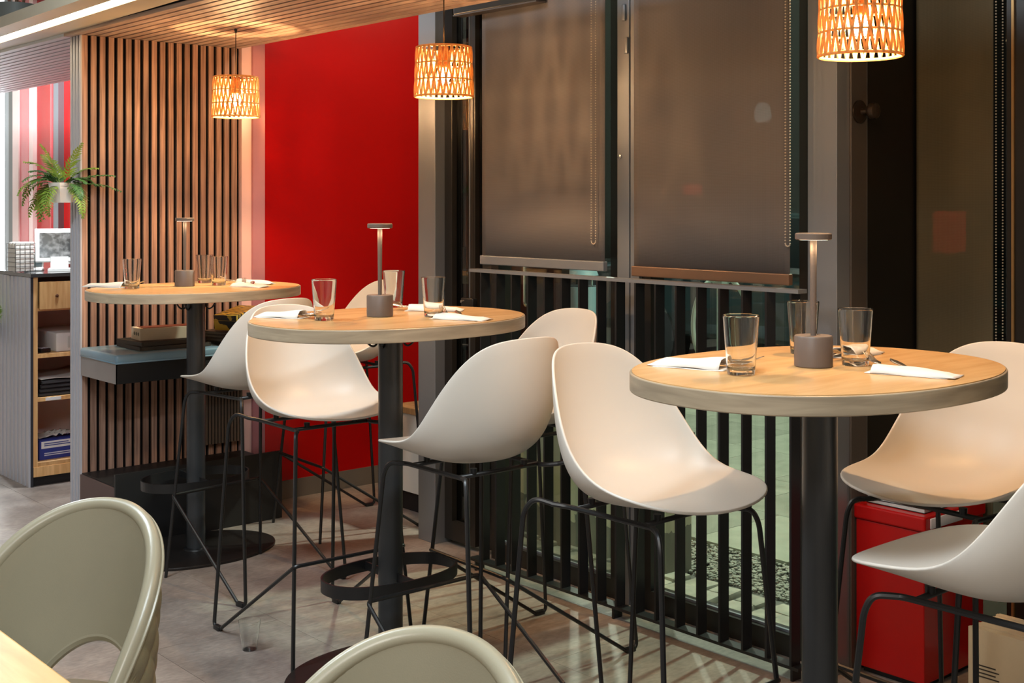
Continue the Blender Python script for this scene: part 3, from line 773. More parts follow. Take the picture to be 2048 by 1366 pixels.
NS = [  # napkin open end, closed end, table word
 ((2.20, 5.00), (2.10, 5.17), 'back table, left end', 1),
 ((2.585, 4.775), (2.635, 4.62), 'back table, front right', 2),
 ((2.665, 4.90), (2.76, 4.775), 'back table, far right behind the front napkin', 3),
 ((2.035, 3.34), (1.955, 3.47), 'middle table, left end', 4),
 ((2.44, 3.34), (2.56, 3.21), 'middle table, far side behind the tumbler', 5),
 ((2.345, 3.06), (2.405, 2.90), 'middle table, front right edge', 6),
 ((2.095, 1.735), (2.04, 1.89), 'nearest table, left end', 7),
 ((2.44, 1.68), (2.585, 1.70), 'nearest table, far side behind the tumbler', 8),
 ((2.30, 1.50), (2.345, 1.335), 'nearest table, right end', 9),
]
for (a, b, w, sd) in NS:
    napkin(a, b, .078, 'folded white paper napkin on the ' + w, sd, .014 if sd in (2, 6, 9) else .019)
    d = Vector((b[0] - a[0], b[1] - a[1])).normalized(); n = Vector((-d.y, d.x)); a2 = Vector(a)
    hf = a2 + d * .092 - n * .012; tf = a2 - d * .08 - n * .018
    hk = a2 + d * .096 + n * .012; tk = a2 - d * .08 + n * .022
    if sd in (2, 6, 9):      # cutlery leaves the pocket at an angle on the right hand places
        e = (-d * math.cos(.85) + n * math.sin(.85)).normalized()
        hf = a2 + d * .035 + n * .004; tf = hf + e
        hk = a2 + d * .085 + n * .004; tk = hk + e
    cutlery(FORK, 'fork', hf, tf, 'steel fork tucked in the napkin on the ' + w, -.002, -.055, 'forks on the bar tables')
    if sd in (4, 7, 1): cutlery(SPOON, 'spoon', hk, tk, 'steel spoon tucked in the napkin on the ' + w, -.003, -.045, 'spoons on the bar tables')
    else: cutlery(KNIFE, 'knife', hk, tk, 'steel knife tucked in the napkin on the ' + w, -.003, -.045, 'knives on the bar tables')

# ================================================================== BENCH against the partition
bn = thing('wall_bench', 'wall bench with blue grey leather cushion under the slat wall', 'bench', (2.2, 5.09, 0))
cu = MB().rbox(-.010, .79, -.008, .378, .772, .812, .014, 4).build('cushion', M_LEATHER, bn)
MB().tube([(-.006, -.006, .776), (.786, -.006, .776)], .004, 6).build('piping', M_LEATHER, cu)
MB().tube([(-.006, -.006, .776), (-.006, .372, .776)], .004, 6).build('piping', M_LEATHER, cu)
MB().box(.0, .79, .004, .376, .690, .772).build('seat_box', M_BLACKBOX, bn)
MB().box(-.004, 0.0, .0, .376, .688, .772).build('end_panel', mat('raw_grey_board', rgb(150, 142, 138), .6), bn)
MB().box(-.004, .79, .0, .004, .688, .772).build('front_panel', M_BLACKBOX, bn)
pl = thing('bench_platform', 'low black platform box below the wall bench', 'platform', (2.2, 5.09, 0))
MB().box(.0, .79, .012, .376, 0, .255).build('box', M_BLACKBOX, pl)
MB().box(-.008, .0, .012, .376, 0, .250).build('end_panel', mat('red_brown_board', rgb(92, 70, 66), .55), pl)
MB().box(-.008, .79, .0, .012, 0, .309).build('front_panel', M_BLACKBOX, pl)
# heater grille panel below the bench
gr = thing('bench_grille', 'brown ribbed grille panel below the right end of the bench', 'grille', (2.78, 5.44, .31))
for k in range(12): MB().box(k * .0165, k * .0165 + .010, -.012, .010, 0, .365).build('rib', mat('brown_rib', rgb(92, 78, 66), .5), gr)
MB().box(-.005, .20, .010, .026, 0, .37).build('backing', M_BLACKBOX, gr)
# things on the bench
Z = .813
M_TRAY = mat('dark_tray', rgb(66, 58, 50), .5)
def tray(x, y, z, w, d, h, rz, lab):
    t = thing('serving_tray', lab, 'tray', (x, y, z), rz, 'dark trays on the bench')
    MB().box(-w / 2, w / 2, -d / 2, d / 2, 0, .005).build('tray_bottom', M_TRAY, t)
    for (a, b, c, e) in ((-w / 2, w / 2, -d / 2, -d / 2 + .008), (-w / 2, w / 2, d / 2 - .008, d / 2), (-w / 2, -w / 2 + .008, -d / 2, d / 2), (w / 2 - .008, w / 2, -d / 2, d / 2)):
        MB().box(a, b, c, e, .005, h).build('tray_side', M_TRAY, t)
tray(2.495, 5.27, Z, .33, .26, .016, -.03, 'lower dark serving tray lying on the blue bench')
tray(2.49, 5.285, Z + .0165, .31, .24, .018, .05, 'upper dark serving tray under the cardboard box')
kb = thing('cardboard_box', 'cream cardboard box with three holes lying on the dark trays', 'box', (2.50, 5.275, Z + .035), -.1)
M_KRAFT = mat('cream_card', rgb(224, 206, 180), .7)
bevel(MB().box(-.13, .13, -.06, .06, 0, .052).build('body', M_KRAFT, kb), .001)
MB().box(-.11, .13, -.045, .045, .052, .054).build('window_lid', mat('red_brown_print', rgb(120, 60, 44), .35), kb)
for k in range(3):
    MB().lathe([(0, 0), (.008, 0), (.008, .001), (0, .001)], 16, (0, 0, 0), Matrix.Translation((-.130, -.036 + k * .026, .027)) @ Matrix.Rotation(-PI / 2, 4, 'Y')).build('hole', mat('grey_green_dot', rgb(110, 108, 92), .7), kb)
M_FOLD = mat('dark_brown_folder', rgb(48, 40, 36), .45)
for k in range(3):
    o = thing('menu_folder', ('dark brown menu folder, %s of the pile on the bench' % ('lowest', 'middle', 'topmost')[k]), 'folder', (2.825 + .006 * k, 5.24 - .01 * k, Z + .014 + k * .0142), .1 + .12 * k, 'menu folders on the bench')
    bevel(MB().box(-.14, .14, -.105, .105, .0, .0025).build('cover', M_FOLD, o), .001)
    bevel(MB().box(-.14, .14, -.105, .105, .0115, .014).build('cover', M_FOLD, o), .001)
    MB().box(-.132, .136, -.10, .10, .0025, .0115).build('pages', mat('grey_pages', rgb(120, 112, 104), .8), o)
ub = thing('paper_block', 'black paper block lying under the folders on the bench', 'paper', (2.825, 5.24, Z), .05)
MB().box(-.13, .13, -.10, .10, 0, .0135).build('block', M_BLACKBOX, ub)
pb = thing('patterned_box', 'yellow and black patterned box tilted on top of the folders', 'box', (2.83, 5.20, Z + .064), .45)
M_YEL, ntx, bsx = new_mat('yellow_black_print')
wv = ntx.nodes.new('ShaderNodeTexWave'); wv.inputs['Scale'].default_value = 14; wv.inputs['Distortion'].default_value = 6; wv.inputs['Detail'].default_value = 2
tcx = ntx.nodes.new('ShaderNodeTexCoord'); ntx.links.new(tcx.outputs['Object'], wv.inputs[0])
rpx = ntx.nodes.new('ShaderNodeValToRGB'); rpx.color_ramp.elements[0].position = .42; rpx.color_ramp.elements[0].color = rgb(30, 24, 16); rpx.color_ramp.elements[1].position = .55; rpx.color_ramp.elements[1].color = rgb(196, 160, 52)
ntx.links.new(wv.outputs['Fac'], rpx.inputs[0]); ntx.links.new(rpx.outputs[0], bsx.inputs['Base Color']); bsx.inputs['Roughness'].default_value = .5
bx_ = MB().rbox(-.10, .10, -.062, .062, .0, .070, .003, 2, Matrix.Rotation(math.radians(-9), 4, 'Y') @ Matrix.Translation((0, 0, .012))).build('body', M_YEL, pb)
MB().box(-.101, .101, -.063, .063, .045, .047, Matrix.Rotation(math.radians(-9), 4, 'Y') @ Matrix.Translation((0, 0, .012))).build('lid_seam', mat('ochre_card', rgb(150, 118, 40), .6), pb)

# ================================================================== FERN on the partition end
M_POT = mat('white_ceramic', rgb(226, 220, 214), .5, 0, .03)
def fern_mat(name, c1, c2):
    m, nt, bs = new_mat(name); N = nt.nodes; L = nt.links
    nz = N.new('ShaderNodeTexNoise'); nz.inputs['Scale'].default_value = 14; tc = N.new('ShaderNodeTexCoord'); L.new(tc.outputs['Object'], nz.inputs[0])
    mx = N.new('ShaderNodeMix'); mx.data_type = 'RGBA'; mx.inputs['A'].default_value = c1; mx.inputs['B'].default_value = c2
    L.new(nz.outputs['Fac'], mx.inputs['Factor']); L.new(mx.outputs['Result'], bs.inputs['Base Color']); bs.inputs['Roughness'].default_value = .5
    return m
M_FERN = fern_mat('fern_green', rgb(70, 116, 46), rgb(150, 176, 60)); M_FERN2 = fern_mat('fern_dark', rgb(46, 92, 62), rgb(96, 140, 70))
def frond(L_, az, el, droop, seed):
    rnd = random.Random(seed); b = MB()
    pts = []; p = Vector((0, 0, 0)); e = el; n = 16
    for i in range(n + 1):
        pts.append(p.copy())
        p = p + Vector((math.cos(az) * math.cos(e), math.sin(az) * math.cos(e), math.sin(e))) * (L_ / n)
        e -= droop / n
    b.tube(pts, [.0016 * (1 - .6 * i / n) for i in range(n + 1)], 5)
    for i in range(3, n + 1):
        T = (pts[i] - pts[i - 1]).normalized(); side = T.cross(Vector((0, 0, 1)))
        side = side.normalized() if side.length > 1e-4 else Vector((1, 0, 0)); up = side.cross(T)
        u = i / n; ll = .050 * math.sin(PI * min(1, .15 + .85 * u) ** .8) + .010
        for s in (-1, 1):
            d = (side * s * .9 + T * .55 + up * rnd.uniform(-.15, .15)).normalized(); w = T * .0058
            q = pts[i]
            vs = [q - w * .5, q + d * ll * .45 - w + up * .002, q + d * ll - up * .006, q + d * ll * .45 + w + up * .002, q + w * .5]
            b.add(vs, [(0, 1, 3, 4), (1, 2, 3)], False)
    return b
def potted(name, loc, label, specs, r0, r1, h, seg, pm, nfr_mat, group=None):
    t = thing(name, label, 'plant', loc, 0, group)
    MB().lathe([(0, 0), (r0, 0), (r1, h), (r1 * .93, h), (r0 * .9, .012), (0, .012)], seg, smooth=(seg > 12), cap=False).build('pot', pm, t)
    MB().lathe([(0, h * .82), (r1 * .9, h * .82)], 16, cap=False).build('soil', mat('soil', rgb(40, 30, 24), .95), t)
    for k, (L_, az, el, dr, mm) in enumerate(specs):
        frond(L_, az, el, dr, k + 5).build('frond', nfr_mat[mm], t, loc=(.01 * math.cos(az), .01 * math.sin(az), h * .8))
    return t
rnd = random.Random(11)
# image right is about (0.757,-0.653); image up is z
A_R = math.atan2(-.653, .757)
sp = []
for (dx, el, L_, dr, mm) in ((-1, .3, .19, 2.6, 0), (-1, .8, .20, 2.2, 0), (-.6, 1.2, .19, 1.2, 0), (-.1, 1.45, .20, .6, 0), (.2, 1.35, .21, .5, 0), (.9, .55, .22, .7, 1), (1, .25, .24, .7, 1), (1, .0, .20, 1.9, 0), (-1, .0, .22, 1.5, 0), (-.8, .4, .25, 2.9, 0), (-.4, .9, .18, 1.6, 1), (.5, .9, .15, 1.8, 1), (0, .8, .14, 1.5, 1), (-.2, .5, .16, 2.4, 0), (.3, .6, .15, 2.3, 1), (-.9, .15, .24, 2.2, 0), (-.5, 1.0, .17, 1.4, 0), (-.3, 1.3, .20, 1.0, 0), (-.7, .7, .21, 1.9, 0), (-.1, 1.1, .15, 1.3, 1), (.4, 1.1, .17, 1.2, 0), (-1, .5, .22, 2.0, 0), (.1, .3, .14, 2.2, 0), (-.6, .2, .20, 2.7, 0), (.2, 1.0, .12, 1.8, 1), (-.2, 1.2, .13, 1.8, 1)):
    az = A_R if dx > 0 else A_R + PI
    az += rnd.uniform(-.55, .55) + (0 if abs(dx) > .7 else rnd.uniform(-1.0, 1.0))
    sp.append((L_, az, el, dr, mm))
potted('potted_fern', (2.125, 5.50, 1.452), 'green fern in a white faceted pot on the slat partition end', sp, .046, .062, .088, 6, M_POT, (M_FERN, M_FERN2))
brk = MB().box(2.182, 2.199, 5.48, 5.53, 1.455, 1.50).build('pot_bracket', M_POT); tag(brk, 'small white bracket holding the fern pot', 'bracket')

# ================================================================== COUNTER CABINET behind the partition
cx0, cy0 = 2.335, 6.457
ct = thing('counter_cabinet', 'open pine counter cabinet with slatted grey side at far left', 'cabinet', (cx0, cy0, 0))
MB().box(.012, .034, .0, .50, .05, 1.07).build('side_panel', M_PINE, ct)
MB().box(.72, .742, .0, .50, .05, 1.07).build('side_panel', M_PINE, ct)
MB().box(.034, .72, .48, .50, .05, 1.07).build('back_panel', M_WHITE, ct)
MB().box(.012, .742, .02, .50, 0, .05).build('plinth', M_BLACKBOX, ct)
MB().box(.034, .72, .0, .48, .10, .12).build('shelf', M_PINE, ct)
MB().box(.012, .742, -.004, .02, .05, .10).build('kick_board', M_PINE, ct)
sh2 = MB().box(.034, .72, .004, .48, .432, .452).build('shelf', M_PINE, ct)
MB().box(.034, .72, .004, .48, .655, .675).build('shelf', M_PINE, ct)
MB().box(.034, .72, .004, .48, .895, .91).build('shelf', M_PINE, ct)
MB().box(-.006, .75, -.012, .51, 1.07, 1.088).build('worktop', mat('dark_glass_top', rgb(60, 58, 58), .12), ct)
dw = MB().box(.040, .72, -.014, .004, .905, 1.045).build('drawer', M_PINE, ct)
MB().lathe([(0, 0), (.009, 0), (.008, .004), (0, .006)], 14, (0, 0, 0), Matrix.Translation((.128, -.014, .972)) @ Matrix.Rotation(PI / 2, 4, 'X')).build('wood_knot', mat('dark_knot', rgb(84, 48, 24), .6), dw)
lb = MB().box(.075, .155, .001, .004, .434, .450).build('shelf_label', M_WHITE, sh2)
MB().box(.10, .13, .0004, .001, .440, .445).build('label_print', mat('grey_print', rgb(120, 116, 110), .7), lb) if False else None
side_me = MB().box(-.010, .0, -.018, .018, .0, 1.068).mesh('rib'); side_me.materials.append(M_RIB)
MB().box(.0, .012, .0, .50, 0, 1.07).build('ribbed_side_backing', M_RIBD, ct)
for k in range(9): obj('rib', side_me, None, ct, (0, .024 + k * .0555, 0))
# printer, card machine, folders, glove box on the shelves
pr = thing('receipt_printer', 'white boxy printer on the upper shelf of the counter cabinet', 'printer', (cx0 + .30, cy0 + .24, .675))
MB().rbox(-.155, .16, -.20, .18, .0, .098, .006, 3).build('body', M_WHITE, pr)
MB().rbox(-.095, .15, -.204, -.196, .018, .080, .004, 2).build('front_panel', mat('light_grey_plastic', rgb(196, 196, 194), .45), pr)
MB().box(-.02, .06, -.2052, -.204, .046, .049).build('slot', M_BLACK, pr)
cm = thing('card_reader', 'small black card reader beside the white printer', 'device', (cx0 + .085, cy0 + .10, .675), .2)
MB().rbox(-.03, .03, -.05, .05, 0, .022, .005, 2).build('body', M_BLACK, cm)
for i in range(3):
    for j in range(3): MB().box(-.020 + i * .015, -.010 + i * .015, -.04 + j * .015, -.030 + j * .015, .022, .024).build('key', M_RIB, cm)
ph = thing('power_adapter', 'black power adapter at the back of the printer shelf', 'device', (cx0 + .085, cy0 + .34, .675))
MB().rbox(-.03, .03, -.02, .02, 0, .09, .006, 2).build('body', M_BLACK, ph)
MB().tube(fillet([(.03, 0, .05), (.055, -.02, .05), (.06, -.05, .005), (.03, -.08, .005)], .02), .003, 6).build('cable', M_BLACK, ph)
for k in range(4):
    f = thing('black_folder', ('black folder on the middle shelf, %s of the stack' % ('lowest', 'second', 'third', 'topmost')[k]), 'folder', (cx0 + .24, cy0 + .22, .453 + k * .021), .02 * (k - 1), 'black folders on the middle shelf')
    bevel(MB().box(-.19, .20, -.20, .20, 0, .019).build('cover', mat('black_card', rgb(20, 20, 22), .5), f), .003)
    MB().box(-.185, .202, -.202, -.199, .005, .014).build('pages', mat('dark_pages', rgb(52, 52, 54), .8), f)
sh = thing('paper_sheets', 'loose pale paper sheets on the black folders', 'paper', (cx0 + .24, cy0 + .20, .538), 0)
o = MB().grid(lambda i, j: Vector((-.18 + .38 * i / 10, -.18 + .36 * j / 6, .004 + .018 * (i / 10) ** 2 + .004 * math.sin(j + i))), 11, 7).build('sheet', mat('grey_paper', rgb(186, 182, 176), .8), sh)
o.modifiers.new('t', 'SOLIDIFY').thickness = .003
gb = thing('glove_box', 'blue and white printed carton on the bottom shelf', 'box', (cx0 + .195, cy0 + .12, .12), .06)
bevel(MB().box(-.135, .135, -.055, .055, 0, .100).build('carton', mat('carton_blue', rgb(46, 62, 140), .4), gb), .001)
MB().box(-.125, .125, -.0565, -.055, .058, .094).build('white_panel', M_WHITE, gb)
for k, (a, c, z) in enumerate(((-.11, .02, .080), (-.11, .06, .070), (-.11, .09, .030), (-.11, .03, .020), (.07, .115, .040), (.07, .115, .030))):
    MB().box(a, c, -.0575, -.0565, z, z + .005).build('print_line', mat('blue_print', rgb(70, 84, 150), .5) if z > .05 else mat('white_print', rgb(200, 206, 226), .5), gb)
bg = thing('plastic_bags', 'crumpled clear plastic bags on the blue carton', 'bag', (cx0 + .20, cy0 + .15, .221))
o = MB().grid(lambda i, j: Vector((-.12 + .24 * i / 14, -.05 + .12 * j / 8, .004 + .022 * abs(math.sin(i * 1.3 + j * .7)) * math.sin(PI * i / 14) )), 15, 9).build('bag', mat('milky_plastic', rgb(196, 190, 180), .25), bg)
o.modifiers.new('t', 'SOLIDIFY').thickness = .002
# on the worktop
WT = 1.0885
nh = thing('napkin_dispenser', 'wire napkin holder with upright white napkins on the counter', 'napkin holder', (cx0 + .02, cy0 + .20, WT), .15)
M_WIRE = M_BLACK
b = MB()
for s in (-.045, .045):
    for k in range(5): b.tube([(-.055 + k * .0275, s, .0), (-.055 + k * .0275, s, .150)], .0012, 5)
    for k in range(7): b.tube([(-.055, s, .006 + k * .024), (.055, s, .006 + k * .024)], .0012, 5)
for k in range(7):
    for xx in (-.055, .055): b.tube([(xx, -.045, .006 + k * .024), (xx, .045, .006 + k * .024)], .0012, 5)
b.build('wire_basket', M_WIRE, nh)
for k in range(9): MB().rbox(-.050, .050, -.042 + k * .0094, -.0335 + k * .0094, .004, .158 - .004 * (k % 3), .003, 2).build('napkin_stack', M_PAPER, nh)
tbm = thing('tablet_terminal', 'white tablet terminal with a black and white picture on its screen', 'tablet', (cx0 + .22, cy0 + .22, WT), -.35)
Mt = Matrix.Translation((0, 0, .045)) @ Matrix.Rotation(math.radians(-16), 4, 'X')
MB().rbox(-.115, .135, -.008, .008, .0, .185, .006, 3, Mt).build('frame', M_WHITE, tbm)
msc, nts, bss = new_mat('screen_picture'); n1 = nts.nodes.new('ShaderNodeTexNoise'); n1.inputs['Scale'].default_value = 28; n1.inputs['Detail'].default_value = 6
tcs = nts.nodes.new('ShaderNodeTexCoord'); nts.links.new(tcs.outputs['Object'], n1.inputs[0])
rps = nts.nodes.new('ShaderNodeValToRGB'); rps.color_ramp.elements[0].position = .42; rps.color_ramp.elements[0].color = (.004, .004, .004, 1); rps.color_ramp.elements[1].position = .68; rps.color_ramp.elements[1].color = (.55, .55, .55, 1)
nts.links.new(n1.outputs['Fac'], rps.inputs[0]); nts.links.new(rps.outputs[0], bss.inputs['Emission Color']); bss.inputs['Emission Strength'].default_value = .7; bss.inputs['Base Color'].default_value = (.02, .02, .02, 1); bss.inputs['Roughness'].default_value = .2
MB().box(-.090, .112, -.0095, -.008, .024, .160, Mt).build('screen', msc, tbm)
MB().prism([(-.05, -.07), (.07, -.07), (.06, .06), (-.04, .06)], 0, .012).build('foot', M_WHITE, tbm)
MB().box(-.035, .055, -.010, .012, .012, .075).build('stand', M_WHITE, tbm)
tm = thing('white_terminal', 'small white terminal with tilted screen beside the tablet', 'device', (cx0 + .11, cy0 + .27, WT), -.5)
MB().rbox(-.05, .05, -.004, .004, 0, .095, .003, 2, Matrix.Translation((0, 0, .01)) @ Matrix.Rotation(math.radians(-30), 4, 'X')).build('screen_housing', M_WHITE, tm)
MB().box(-.042, .042, -.0055, -.004, .010, .085, Matrix.Translation((0, 0, .01)) @ Matrix.Rotation(math.radians(-30), 4, 'X')).build('screen', mat('grey_screen', rgb(120, 140, 146), .2), tm)
MB().rbox(-.045, .045, -.02, .08, 0, .012, .004, 2).build('base', M_WHITE, tm)
# clip board hung behind the tablet
hc = thing('hanging_card', 'small grey card hanging on the red wall behind the counter', 'card', (3.33, 8.52, 1.03))
MB().box(-.006, .006, -.06, .06, 0, .19).build('card', mat('grey_card', rgb(168, 164, 160), .6), hc)
# succulent on the cabinet side and planter on the soffit
potted('wall_planter', (cx0 - .075, cy0 + .40, .70), 'small plant in a blue grey pot on the slatted cabinet side', [(.16, 3.6, 1.3, .5, 0), (.17, 4.2, 1.1, .7, 0), (.15, 2.6, 1.2, .6, 1), (.14, 5.0, 1.3, .4, 0)], .045, .058, .11, 8, mat('blue_grey_pot', rgb(112, 132, 146), .5), (M_FERN, M_FERN2))
tp = thing('grey_planter', 'grey round planter with stems on top of the light beam', 'planter', (2.03, 5.80, 2.2605))
MB().lathe([(0, 0), (.085, 0), (.092, .09), (.085, .09), (.08, .01), (0, .01)], 32, cap=False).build('pot', mat('grey_pot', rgb(112, 116, 112), .5), tp)
MB().lathe([(0, .075), (.084, .075)], 24, cap=False).build('soil', mat('soil', rgb(40, 30, 24), .95), tp)
for k in range(6):
    a = k * 1.1; MB().tube(fillet([(.03 * math.cos(a), .03 * math.sin(a), .07), (.04 * math.cos(a), .04 * math.sin(a), .15), (.07 * math.cos(a), .07 * math.sin(a), .26)], .03), .006, 6).build('stem', mat('brown_stem', rgb(120, 88, 66), .7), tp)

# ================================================================== RED BOX, BINDERS AND PAPER STACK at the right
rb = thing('red_cabinet', 'low glossy red metal cabinet behind the nearest table', 'cabinet', (3.365, 2.03, 0))
bevel(MB().box(0, .345, 0, .235, .02, .475).build('body', M_RED, rb), .004)
bevel(MB().box(-.006, .35, -.006, .240, .475, .520).build('lid', M_RED, rb), .006)
MB().box(.02, .335, .02, .22, 0, .02).build('plinth', M_BLACKBOX, rb)
MB().rbox(.02, .20, -.012, -.006, .482, .514, .003, 2).build('lid_label', mat('pale_label', rgb(206, 200, 206), .4), rb)
for k in range(3):
    f = thing('magazine', ('pale magazine on the red cabinet, %s of three' % ('lowest', 'middle', 'topmost')[k]), 'magazine', (3.55, 2.15, .5205 + k * .0125), .02 * k, 'magazines on the red cabinet')
    bevel(MB().box(-.15, .15, -.10, .10, 0, .0025).build('cover', M_BLACK, f), .0008)
    MB().box(-.149, .148, -.099, .098, .0025, .012).build('pages', mat('pale_blue_pages', rgb(186, 196, 196), .6), f)
ps = thing('paper_bag_stack', 'stack of folded kraft paper bags standing at the bottom right corner', 'paper bags', (3.225, 1.70, 0), 0.0)
M_KR = mat('kraft_paper', rgb(206, 182, 146), .75, 0, .05, 40)
for k in range(14):
    MB().box(-.0 + k * .0125, k * .0125 + .0105, -.13, .11, 0, .285 - .002 * (k % 3)).build('paper_bag', M_KR, ps)
for k in range(4):
    MB().box(-.0008, 0, .03 - .01 * (k % 2), .095, .185 - k * .010, .1885 - k * .010).build('print_line', mat('dark_print', rgb(66, 54, 44), .7), ps)

# ================================================================== FOREGROUND CHAIRS AND TABLE
def make_chair():
    t = thing('tub_chair', 'x', 'chair', (0, 0, 0), 0, 'upholstered tub chairs in the foreground')
    nu, nv = 64, 22
    PHI = math.radians(112)
    def rimz(p): return .780 - .095 * (abs(p) / (PI / 3)) ** 2.1
    def lowz(p):
        return .500 - .095 * min(1, abs(p) / .75) ** 2
    def pt(p, v, off, quilt=0):
        z0, z1 = lowz(p), rimz(p); z = z0 + (z1 - z0) * v
        hh = max(0, (z - .40) / .375)
        rx = .190 + .030 * hh + off; ry = .186 + .022 * hh - .012 * max(0, hh - .5) ** 2 + off
        c, s = math.cos(p), math.sin(p)
        q = 0
        if quilt: 
            a = p / PHI * 9.0; b = (z - .44) * 22
            q = .007 * (abs(math.sin((a + b) * PI / 2)) * abs(math.sin((a - b) * PI / 2))) ** .5
        return Vector((-(rx + q) * c + .02, (ry + q) * s, z))
    ps = [-PHI + 2 * PHI * i / (nu - 1) for i in range(nu)]
    inn = MB().grid(lambda i, j: pt(ps[i], j / (nv - 1), 0), nu, nv).build('inner_back', M_CHAIR, t)
    nu2, nv2 = 150, 60
    ps2 = [-PHI + 2 * PHI * i / (nu2 - 1) for i in range(nu2)]
    out = MB().grid(lambda i, j: pt(ps2[i], j / (nv2 - 1), .030, 1), nu2, nv2).build('quilted_back', M_CHAIRB, t); out['label'] = 'diamond quilted outer back'
    # padded rim and welt
    def rim(off, dz, r): 
        top = [pt(p, 1, off) + Vector((0, 0, dz)) for p in ps]
        return top
    path = [pt(ps[-1 - 0 * i], v, 0.015) for v in [k / 8 for k in range(9)] for i in (0,)]
    full = [pt(ps[0], k / 8, 0.015) for k in range(9)] + [pt(p, 1, 0.015) for p in ps[1:-1]] + [pt(ps[-1], 1 - k / 8, 0.015) for k in range(9)]
    low = [pt(p, 0, 0.015) for p in reversed(ps)]
    MB().tube(full, .0168, 12).build('padded_rim', M_CHAIR, t)
    MB().tube([p + Vector((0, 0, .0)) for p in low], .0160, 10).build('lower_rim', M_CHAIR, t)
    welt = [pt(ps[0], k / 8, .0335) for k in range(9)] + [pt(p, 1, .0335) for p in ps[1:-1]] + [pt(ps[-1], 1 - k / 8, .0335) for k in range(9)]
    MB().tube(welt, .004, 7).build('welt', M_CHAIR, t)
    st = MB(); lp = superloop(.222, .225, 2.6, 48)
    def seat(i, j):
        a, z = lp[i % 48], j
        prof = [(0.0, .335), (.90, .335), (1.0, .345), (1.0, .378), (.97, .393), (.85, .402), (.5, .406), (0, .408)][j]
        return Vector((a[0] * prof[0] + .02, a[1] * prof[0], prof[1]))
    MB().grid(seat, 48, 8, True, True).build('seat', M_CHAIR, t)
    for sx in (-1, 1):
        for sy in (-1, 1):
            MB().tube([(sx * .13 + .02, sy * .13, .338), (sx * .22 + .02, sy * .21, 0)], [.014, .010], 12).build('leg', M_BLACK, t)
    for sy in (-1, 1):
        MB().tube([(.06, sy * .19, .345), (.06, sy * .20, .43)], .014, 8).build('side_bracket', M_BLACK, t)
    return t
ch0 = make_chair()
ch0.location = (.975, 2.60, 0); ch0.rotation_euler = (0, 0, math.radians(212)); ch0['label'] = 'olive beige tub chair at the lower left with quilted back'
dup(ch0, (1.005, 1.455, 0), math.radians(207), 'beige tub chair at the bottom centre, only its back top showing')
ft_ = thing('dining_table', 'pale wood dining table corner at the bottom left', 'table', (.05, 1.75, 0))
o = MB().box(-.67, .67, -.95, .95, .715, .75).build('tabletop', wood('yellow_oak_top', rgb(180, 140, 78), rgb(204, 166, 104), (9, 1.2, 9), 3, .4), ft_); bevel(o, .004)
MB().lathe([(.035, .02), (.035, .715)], 24).build('pole', M_BLACK, ft_)
MB().box(-.28, .28, -.28, .28, 0, .02).build('base_plate', M_BLACK, ft_)

# ================================================================== OUTSIDE: pavement, wall, bike stand, parked car
def stone_mat(name, c1, c2, sc, rough=.85):
    m, nt, bs = new_mat(name); N = nt.nodes; L = nt.links
    g = N.new('ShaderNodeNewGeometry'); oi = N.new('ShaderNodeObjectInfo')
    nz = N.new('ShaderNodeTexNoise'); nz.inputs['Scale'].default_value = sc; nz.inputs['Detail'].default_value = 8
    L.new(g.outputs['Position'], nz.inputs[0])
    mx = N.new('ShaderNodeMix'); mx.data_type = 'RGBA'; mx.inputs['A'].default_value = c1; mx.inputs['B'].default_value = c2
    L.new(nz.outputs['Fac'], mx.inputs['Factor'])
    hs = N.new('ShaderNodeHueSaturation'); mr = N.new('ShaderNodeMapRange'); mr.inputs['To Min'].default_value = .85; mr.inputs['To Max'].default_value = 1.15
    L.new(oi.outputs['Random'], mr.inputs['Value']); L.new(mr.outputs[0], hs.inputs['Value']); L.new(mx.outputs['Result'], hs.inputs['Color'])
    L.new(hs.outputs[0], bs.inputs['Base Color']); bs.inputs['Roughness'].default_value = rough
    b = N.new('ShaderNodeBump'); b.inputs['Strength'].default_value = .6; b.inputs['Distance'].default_value = .006
    L.new(nz.outputs['Fac'], b.inputs['Height']); L.new(b.outputs[0], bs.inputs['Normal'])
    return m
M_SLAB = stone_mat('pavement_slab', rgb(112, 112, 100), rgb(150, 150, 134), 9)
M_COB = stone_mat('rough_cobble', rgb(96, 92, 84), rgb(176, 170, 156), 14)
pv = struct(MB().box(3.40, 30, -8, 30, -.20, -.035).build('pavement', stone_mat('dark_street', rgb(66, 64, 60), rgb(96, 92, 88), 20)), 'street pavement outside the windows')
slab_me = MB().box(-.2985, .2985, -.2485, .2485, -.035, -.012).mesh('paving_slab'); slab_me.materials.append(M_SLAB)
for i in range(5):
    for j in range(12):
        obj('paving_slab', slab_me, None, pv, (4.50 + i * .6, 1.9 + j * .5 + (i % 2) * .25, 0))
rnd = random.Random(5)
y = 1.6
cob = []
while y < 4.3:
    for i in range(3):
        w = rnd.uniform(.095, .115); d = rnd.uniform(.10, .14)
        b = MB().rbox(-w / 2, w / 2, -d / 2, d / 2, -.05, 0, .012, 2)
        o = b.build('cobble', M_COB, pv, loc=(3.50 + i * .115 + (0 if i else .0) , y + rnd.uniform(-.02, .02), -.012 + rnd.uniform(-.006, .004)))
        o.rotation_euler = (rnd.uniform(-.03, .03), rnd.uniform(-.03, .03), rnd.uniform(-.15, .15))
    y += .135
